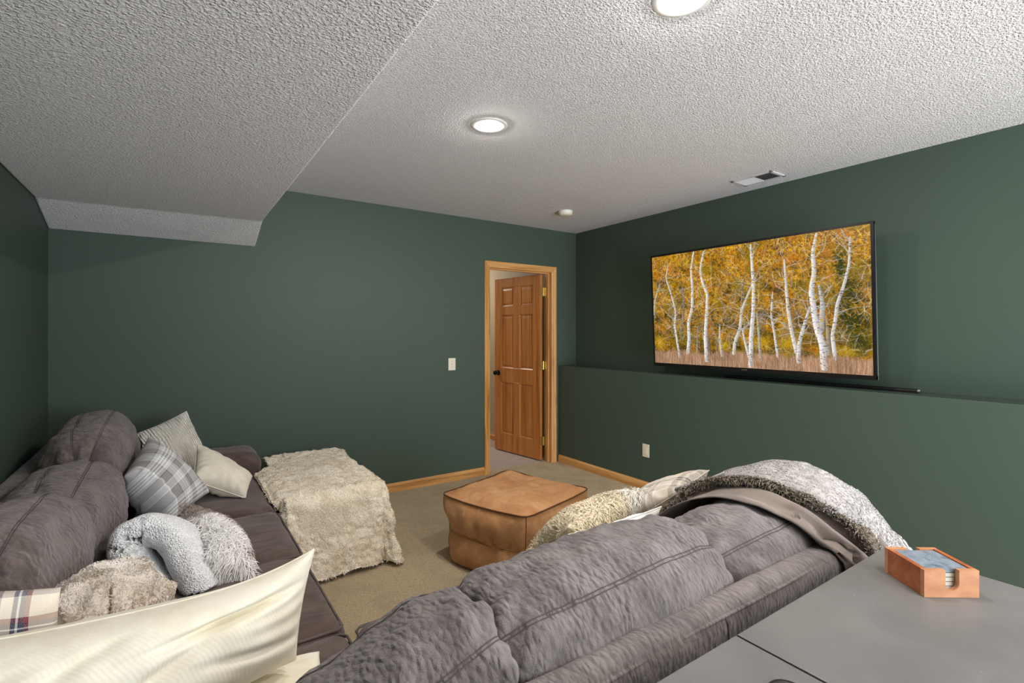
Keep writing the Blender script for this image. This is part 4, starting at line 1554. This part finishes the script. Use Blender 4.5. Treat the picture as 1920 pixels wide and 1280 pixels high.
def col_plush(P, N, R, uvp):
    n = len(P)
    t = np.clip(.55 + .9 * fbm(P * 9, 14, 3) + R.normal(0, .1, n), 0, 1)[:, None]
    c = L3(206, 190, 170) * (1 - t) + L3(246, 240, 235) * t
    return c * .9, c * .96, c * 1.05


furry('plush_blanket', V, F, L3(222, 210, 198), 26000, .012, .0015, col_plush, M['plush'], label='crumpled beige-grey plush blanket heaped on the left seat', cat='throw blanket', seed=8, lie=.75, grav=.2, comb=18)
SOL.append(bv(V, F))

# navy and red plaid cushion at the left edge
t4 = mk_pillow('plaid_cushion', [(-.53, 1.52, .50), (-.20, 1.50, .50), (-.215, 1.56, .79), (-.53, 1.585, .875)], .13, M['plaid_navy'], 'cream, navy and red plaid cushion at the left edge of the photo', 205, SOL, None)
SOL.append(t4)
# big cream cushions in the corner
t5 = mk_pillow('cream_cushion', [(-.10, 1.16, .50), (.33, 1.18, .50), (.345, 1.475, .485), (-.10, 1.50, .49)], .09, M['rib'], 'pale yellow cushion mostly hidden under the big cream one', 206, SOL, None, n=30)
SOL.append(t5)
t6 = mk_pillow('cream_cushion', [(-.57, 1.26, .50), (.258, 1.36, .555), (.302, 1.35, .828), (-.56, 1.42, .885)], .29, M['rib'], 'big cream ribbed cushion in the near left corner of the photo', 207, SOL, M['rib'], n=80, pinch=.10, wr=.006, sharp=.5, top=.38, pinchu=.02, dents=((.60, .35, .32, .08, .45, .05), (.30, -.1, .30, .06, .9, .022), (-.05, .3, .3, .06, 1.0, .018), (-.4, .2, .3, .06, .9, .015), (.75, -.35, .25, .06, -.5, .02)))
SOL.append(t6)

# ------------------------------------------------------------------ right side: cushions, then the two throws
t7 = mk_pillow('white_cushion', [(1.10, 1.33, .47), (1.50, 1.33, .47), (1.50, 1.22, .74), (1.085, 1.265, .715)], .09, M['whitep'], 'plain white cushion behind the sofa back, its corner showing before the cream fur one', 208, SOL, M['whitep'], n=34)
SOL.append(t7)
V, F, uv, loop = pillow([(1.16, 1.58, .50), (1.60, 1.60, .55), (1.57, 1.37, .745), (1.17, 1.36, .69)], .15, 211, solids=SOL, n=36)


def col_cream_fur(P, N, R, uvp):
    n = len(P)
    k = ((R.random(n) < .22) * smooth(-.3, .3, fbm(P * 12, 6, 2)) * (1 - smooth(.72, .9, uvp[:, 0])))[:, None]
    w = (L3(232, 220, 192) * (1 - smooth(.65, .9, uvp[:, 0]))[:, None] + L3(242, 240, 236) * smooth(.65, .9, uvp[:, 0])[:, None]) * R.uniform(.92, 1.05, n)[:, None]
    br = L3(120, 94, 66)
    return w * .9, w * (1 - k * .3) + br * k * .3, w * (1 - k) + br * k


furry('fur_cushion', V, F, L3(232, 222, 200), 12000, .042, .0016, col_cream_fur, M['fur'], label='shaggy cream fur cushion with dark flecks, between the pouf and the sofa back', cat='cushion', group='cushions on the sofa', uv=uv, seed=15, lie=.65, grav=.3, comb=6)
SOL.append(bv(V, F))
t8 = mk_pillow('plaid_cushion', [(1.58, 1.58, .48), (1.95, 1.64, .58), (1.97, 1.34, .775), (1.575, 1.20, .785)], .15, M['plaid_beige'], 'beige plaid cushion beside the cream fur one, partly under the grey throw', 209, SOL, M['plaid_beige'])
SOL.append(t8)


def hump_h(x):
    return .834 + .040 * smooth(1.5, 1.8, x) - .27 * smooth(1.86, 2.36, x)


def hump_profile(x, v):
    """a path over the sofa back at x: front (v 0) over the top to the desk side (v 1)"""
    h = float(hump_h(x))
    P = np.array([(1.33, max(.55, h - .34)), (1.24, h - .20), (1.13, h - .06), (1.0, h), (.88, h + .004), (.765, h - .04), (.700, h - .14), (.662, min(.72, h - .22)), (.645, .50), (.64, .28)])
    d = np.r_[0, np.cumsum(np.linalg.norm(np.diff(P, axis=0), axis=1))]; d /= d[-1]
    # smooth through the points
    k = np.linspace(0, 1, 81)
    y = np.interp(k, d, P[:, 0]); z = np.interp(k, d, P[:, 1])
    ker = np.hanning(13); ker /= ker.sum()
    y = np.convolve(np.r_[[y[0]] * 6, y, [y[-1]] * 6], ker, 'valid'); z = np.convolve(np.r_[[z[0]] * 6, z, [z[-1]] * 6], ker, 'valid')
    return np.interp(v, k, y), np.interp(v, k, z)


def hump_sheet(xleft, x_end, v0, v1, nu, nv, off, hang, wav=None):
    V = np.zeros((nu, nv, 3))
    vs = np.linspace(v0, v1, nv)
    for i, u in enumerate(np.linspace(0, 1, nu)):
        xl = xleft(vs)
        X = xl + (x_end - xl) * u
        drop = 0
        if hang:
            k = smooth(.80, 1.0, u) * hang
            drop = k
        for q in range(nv):
            y, z = hump_profile(min(X[q], 2.38), vs[q])
            V[i, q] = (X[q] + (.02 * smooth(.8, .9, u) if hang else 0), y, max(z - drop, .12))
    V = V.reshape(-1, 3)
    F = grid_faces(nu, nv)
    N = vnormals(V, F)
    if N[:, 2].mean() < 0: F = [f[::-1] for f in F]; N = -N
    U = np.repeat(np.linspace(0, 1, nu), nv); Vv = np.tile(vs, nu)
    V = V + N * off
    if wav is not None: V = V + N * wav(V, U, Vv)[:, None]
    return V, F, U, Vv, N


def thicken(V, F, nu, nv, t):
    N = vnormals(V, F); n = len(V)
    Vb = V - N * t
    Fb = [tuple(i + n for i in reversed(f)) for f in F]
    bnd = [i * nv for i in range(nu)] + [(nu - 1) * nv + k for k in range(1, nv)] + [i * nv + nv - 1 for i in range(nu - 2, -1, -1)] + [k for k in range(nv - 2, 0, -1)]
    Fr = [(bnd[i], bnd[(i + 1) % len(bnd)], bnd[(i + 1) % len(bnd)] + n, bnd[i] + n) for i in range(len(bnd))]
    return np.vstack([V, Vb]), F + Fb + Fr


# smooth taupe throw underneath
t = NT('taupe_satin_fleece')
t.set(color=t.mix(t.rng(t.noise(6, detail=4), .35, .65), lin(104, 92, 85), lin(122, 110, 102)), rough=.62, spec=.3, sheen=.5, sheenr=.35, sheent=(.9, .86, .82, 1))
t.bump(t.noise(300, detail=2), .0008, .5)
M['satin'] = t.m
xl_under = lambda v: np.interp(v, [0, .25, .42, .52, .60, .68, .80, 1.0], [1.40, 1.44, 1.50, 1.53, 1.57, 1.64, 1.70, 1.72])
nu2, nv2 = 90, 110


def wav_under(V, U, Vv):
    w = U * 1.0
    return (.042 * np.sin(w * 52 + 6 * pn(np.stack([Vv * 3, U * 2, U * 0], -1), 3)) * smooth(.35, .6, Vv) * (1 - smooth(.35, .6, U)) * (.4 + .6 * smooth(.5, .75, Vv)) + .006 * fbm(V * 7, 3, 2))


V, F, U, Vv, N = hump_sheet(xl_under, 2.22, .10, .99, nu2, nv2, .014, 0, wav_under)
V = push_out(V, S_SOFA + SOL[-3:], .012, 3, .2)
V[:, 1] = np.maximum(V[:, 1], .606)
V2, F2 = thicken(V, F, nu2, nv2, .004)
un = make('satin_throw', V2, F2, M['satin'], None)
setprops(un, 'smooth taupe throw with drapery folds under the grey fur throw', 'throw blanket')
UNDER = [bv(V, F)]

# grey plush throw on top with a long-haired edge
xl_top = lambda v: np.interp(v, [0, .15, .30, .42, .50, .58, .66, .74, .82, 1.0], [1.46, 1.50, 1.57, 1.62, 1.65, 1.70, 1.77, 1.84, 1.92, 1.98])
nu3, nv3 = 100, 110


def wav_top(V, U, Vv):
    return .012 * fbm(V * A(5, 5, 5), 23, 3) + .008 * np.sin(Vv * 46 + 5 * pn(np.stack([U * 3, Vv * 2, U * 0], -1), 9)) * smooth(.1, .3, U) + .010 * np.exp(-(U / .03) ** 2)


V, F, U, Vv, N = hump_sheet(xl_top, 2.385, .04, .97, nu3, nv3, .032, .34, wav_top)
V = push_out(V, S_SOFA + UNDER + SOL[-3:], .022, 3, .2)
V[:, 1] = np.maximum(V[:, 1], .612)
nb = len(V)
V2, F2 = thicken(V, F, nu3, nv3, .012)
M['greyfur'] = m_attr('grey_plush', .95, .4)


def col_grey(P, N, R, uvp):
    n = len(P)
    edge = np.clip(1 - uvp[:, 0] / .032, 0, 1)
    edge = (edge > .05) * 1.0
    t = np.clip(.5 + .7 * fbm(P * A(14, 30, 30), 4, 3) + R.normal(0, .15, n), 0, 1)[:, None]
    c = L3(142, 138, 136) * (1 - t) + L3(168, 164, 162) * t
    dk = L3(92, 80, 66) * R.uniform(.5, 1.3, n)[:, None]
    tipc = L3(196, 182, 160) * R.uniform(.7, 1.1, n)[:, None]
    e = edge[:, None]
    return c * .8 * (1 - e) + dk * .6 * e, c * .95 * (1 - e) + dk * e, c * 1.05 * (1 - e) + tipc * e


uvs = np.column_stack([np.r_[U, U], np.r_[Vv, Vv]])
m_main = np.r_[np.where(U > .03, 1.0, 0.0), np.zeros(nb)]
m_edge = np.r_[np.where(U <= .032, 1.0, 0.0), np.where(U <= .03, .6, 0.0)]
A1 = fuzz(V2, F2, 42000, .013, .0013, col_grey, seed=21, lie=.9, grav=.5, comb=6, mask=m_main, uv=uvs)
A2 = fuzz(V2, F2, 7000, .020, .0016, col_grey, seed=22, lie=.45, grav=.3, comb=14, mask=m_edge, uv=uvs)
n0 = len(V2); n1 = n0 + len(A1[0])
bc = np.where((np.r_[U, U] < .03)[:, None], L3(104, 92, 78), L3(164, 158, 155))
gt_ = make('fur_throw', np.vstack([V2, A1[0], A2[0]]), F2 + [tuple(i + n0 for i in f) for f in A1[1]] + [tuple(i + n1 for i in f) for f in A2[1]], M['greyfur'], None, col=np.vstack([bc, A1[2], A2[2]]))
setprops(gt_, 'light grey plush throw with a long-haired brown edge over the end of the sofa', 'throw blanket')

# ------------------------------------------------------------------ light and camera
def area(name, loc, rot, sx, sy, w, col=(1, 1, 1)):
    l = bpy.data.lights.new(name, 'AREA'); l.shape = 'RECTANGLE'; l.size = sx; l.size_y = sy; l.energy = w; l.color = col
    o = bpy.data.objects.new(name, l); COL.objects.link(o); o.location = loc; o.rotation_euler = rot
    return o


area('window_daylight', ((WX0 + WX1) / 2, YF + .02, (WZ0 + WZ1) / 2), (math.radians(90), 0, 0), WX1 - WX0 - .1, WZ1 - WZ0 - .1, 170, (.88, .94, 1.0))
area('ceiling_fill', ((WX0 + WX1) / 2, YF + .22, .35), (math.radians(140), 0, 0), WX1 - WX0 - .1, .5, 52, (1, .98, .96))  # added upward fill inside the room to brighten the ceiling, no real source
area('hall_fill', (2.7, 6.0, ZC - .02), (0, 0, 0), .5, .5, 24, (1, .93, .84))  # added fill so the hall is lit, no fitting known there
w = bpy.data.worlds.new('World'); sc.world = w; w.use_nodes = True
bg = w.node_tree.nodes['Background']; bg.inputs[0].default_value = (.75, .85, 1, 1); bg.inputs[1].default_value = 1.0

cam = bpy.data.cameras.new('Camera'); cam.sensor_width = 36; cam.sensor_fit = 'HORIZONTAL'; cam.lens = 936 / 1920 * 36
cam.shift_y = -16 / 1920; cam.clip_start = .02
co = bpy.data.objects.new('Camera', cam); COL.objects.link(co)
co.location = (0, 0, 1.385); co.rotation_euler = (math.radians(90), 0, math.radians(-34.24))
sc.camera = co
sc.view_settings.view_transform = 'Standard'
sc.view_settings.look = 'None'
sc.view_settings.gamma = 1
sc.view_settings.exposure = 0.0
sc.view_settings.use_curve_mapping = False
sc.cycles.use_denoising = True
sc.cycles.max_bounces = 10
sc.cycles.diffuse_bounces = 6
sc.cycles.sample_clamp_indirect = 6
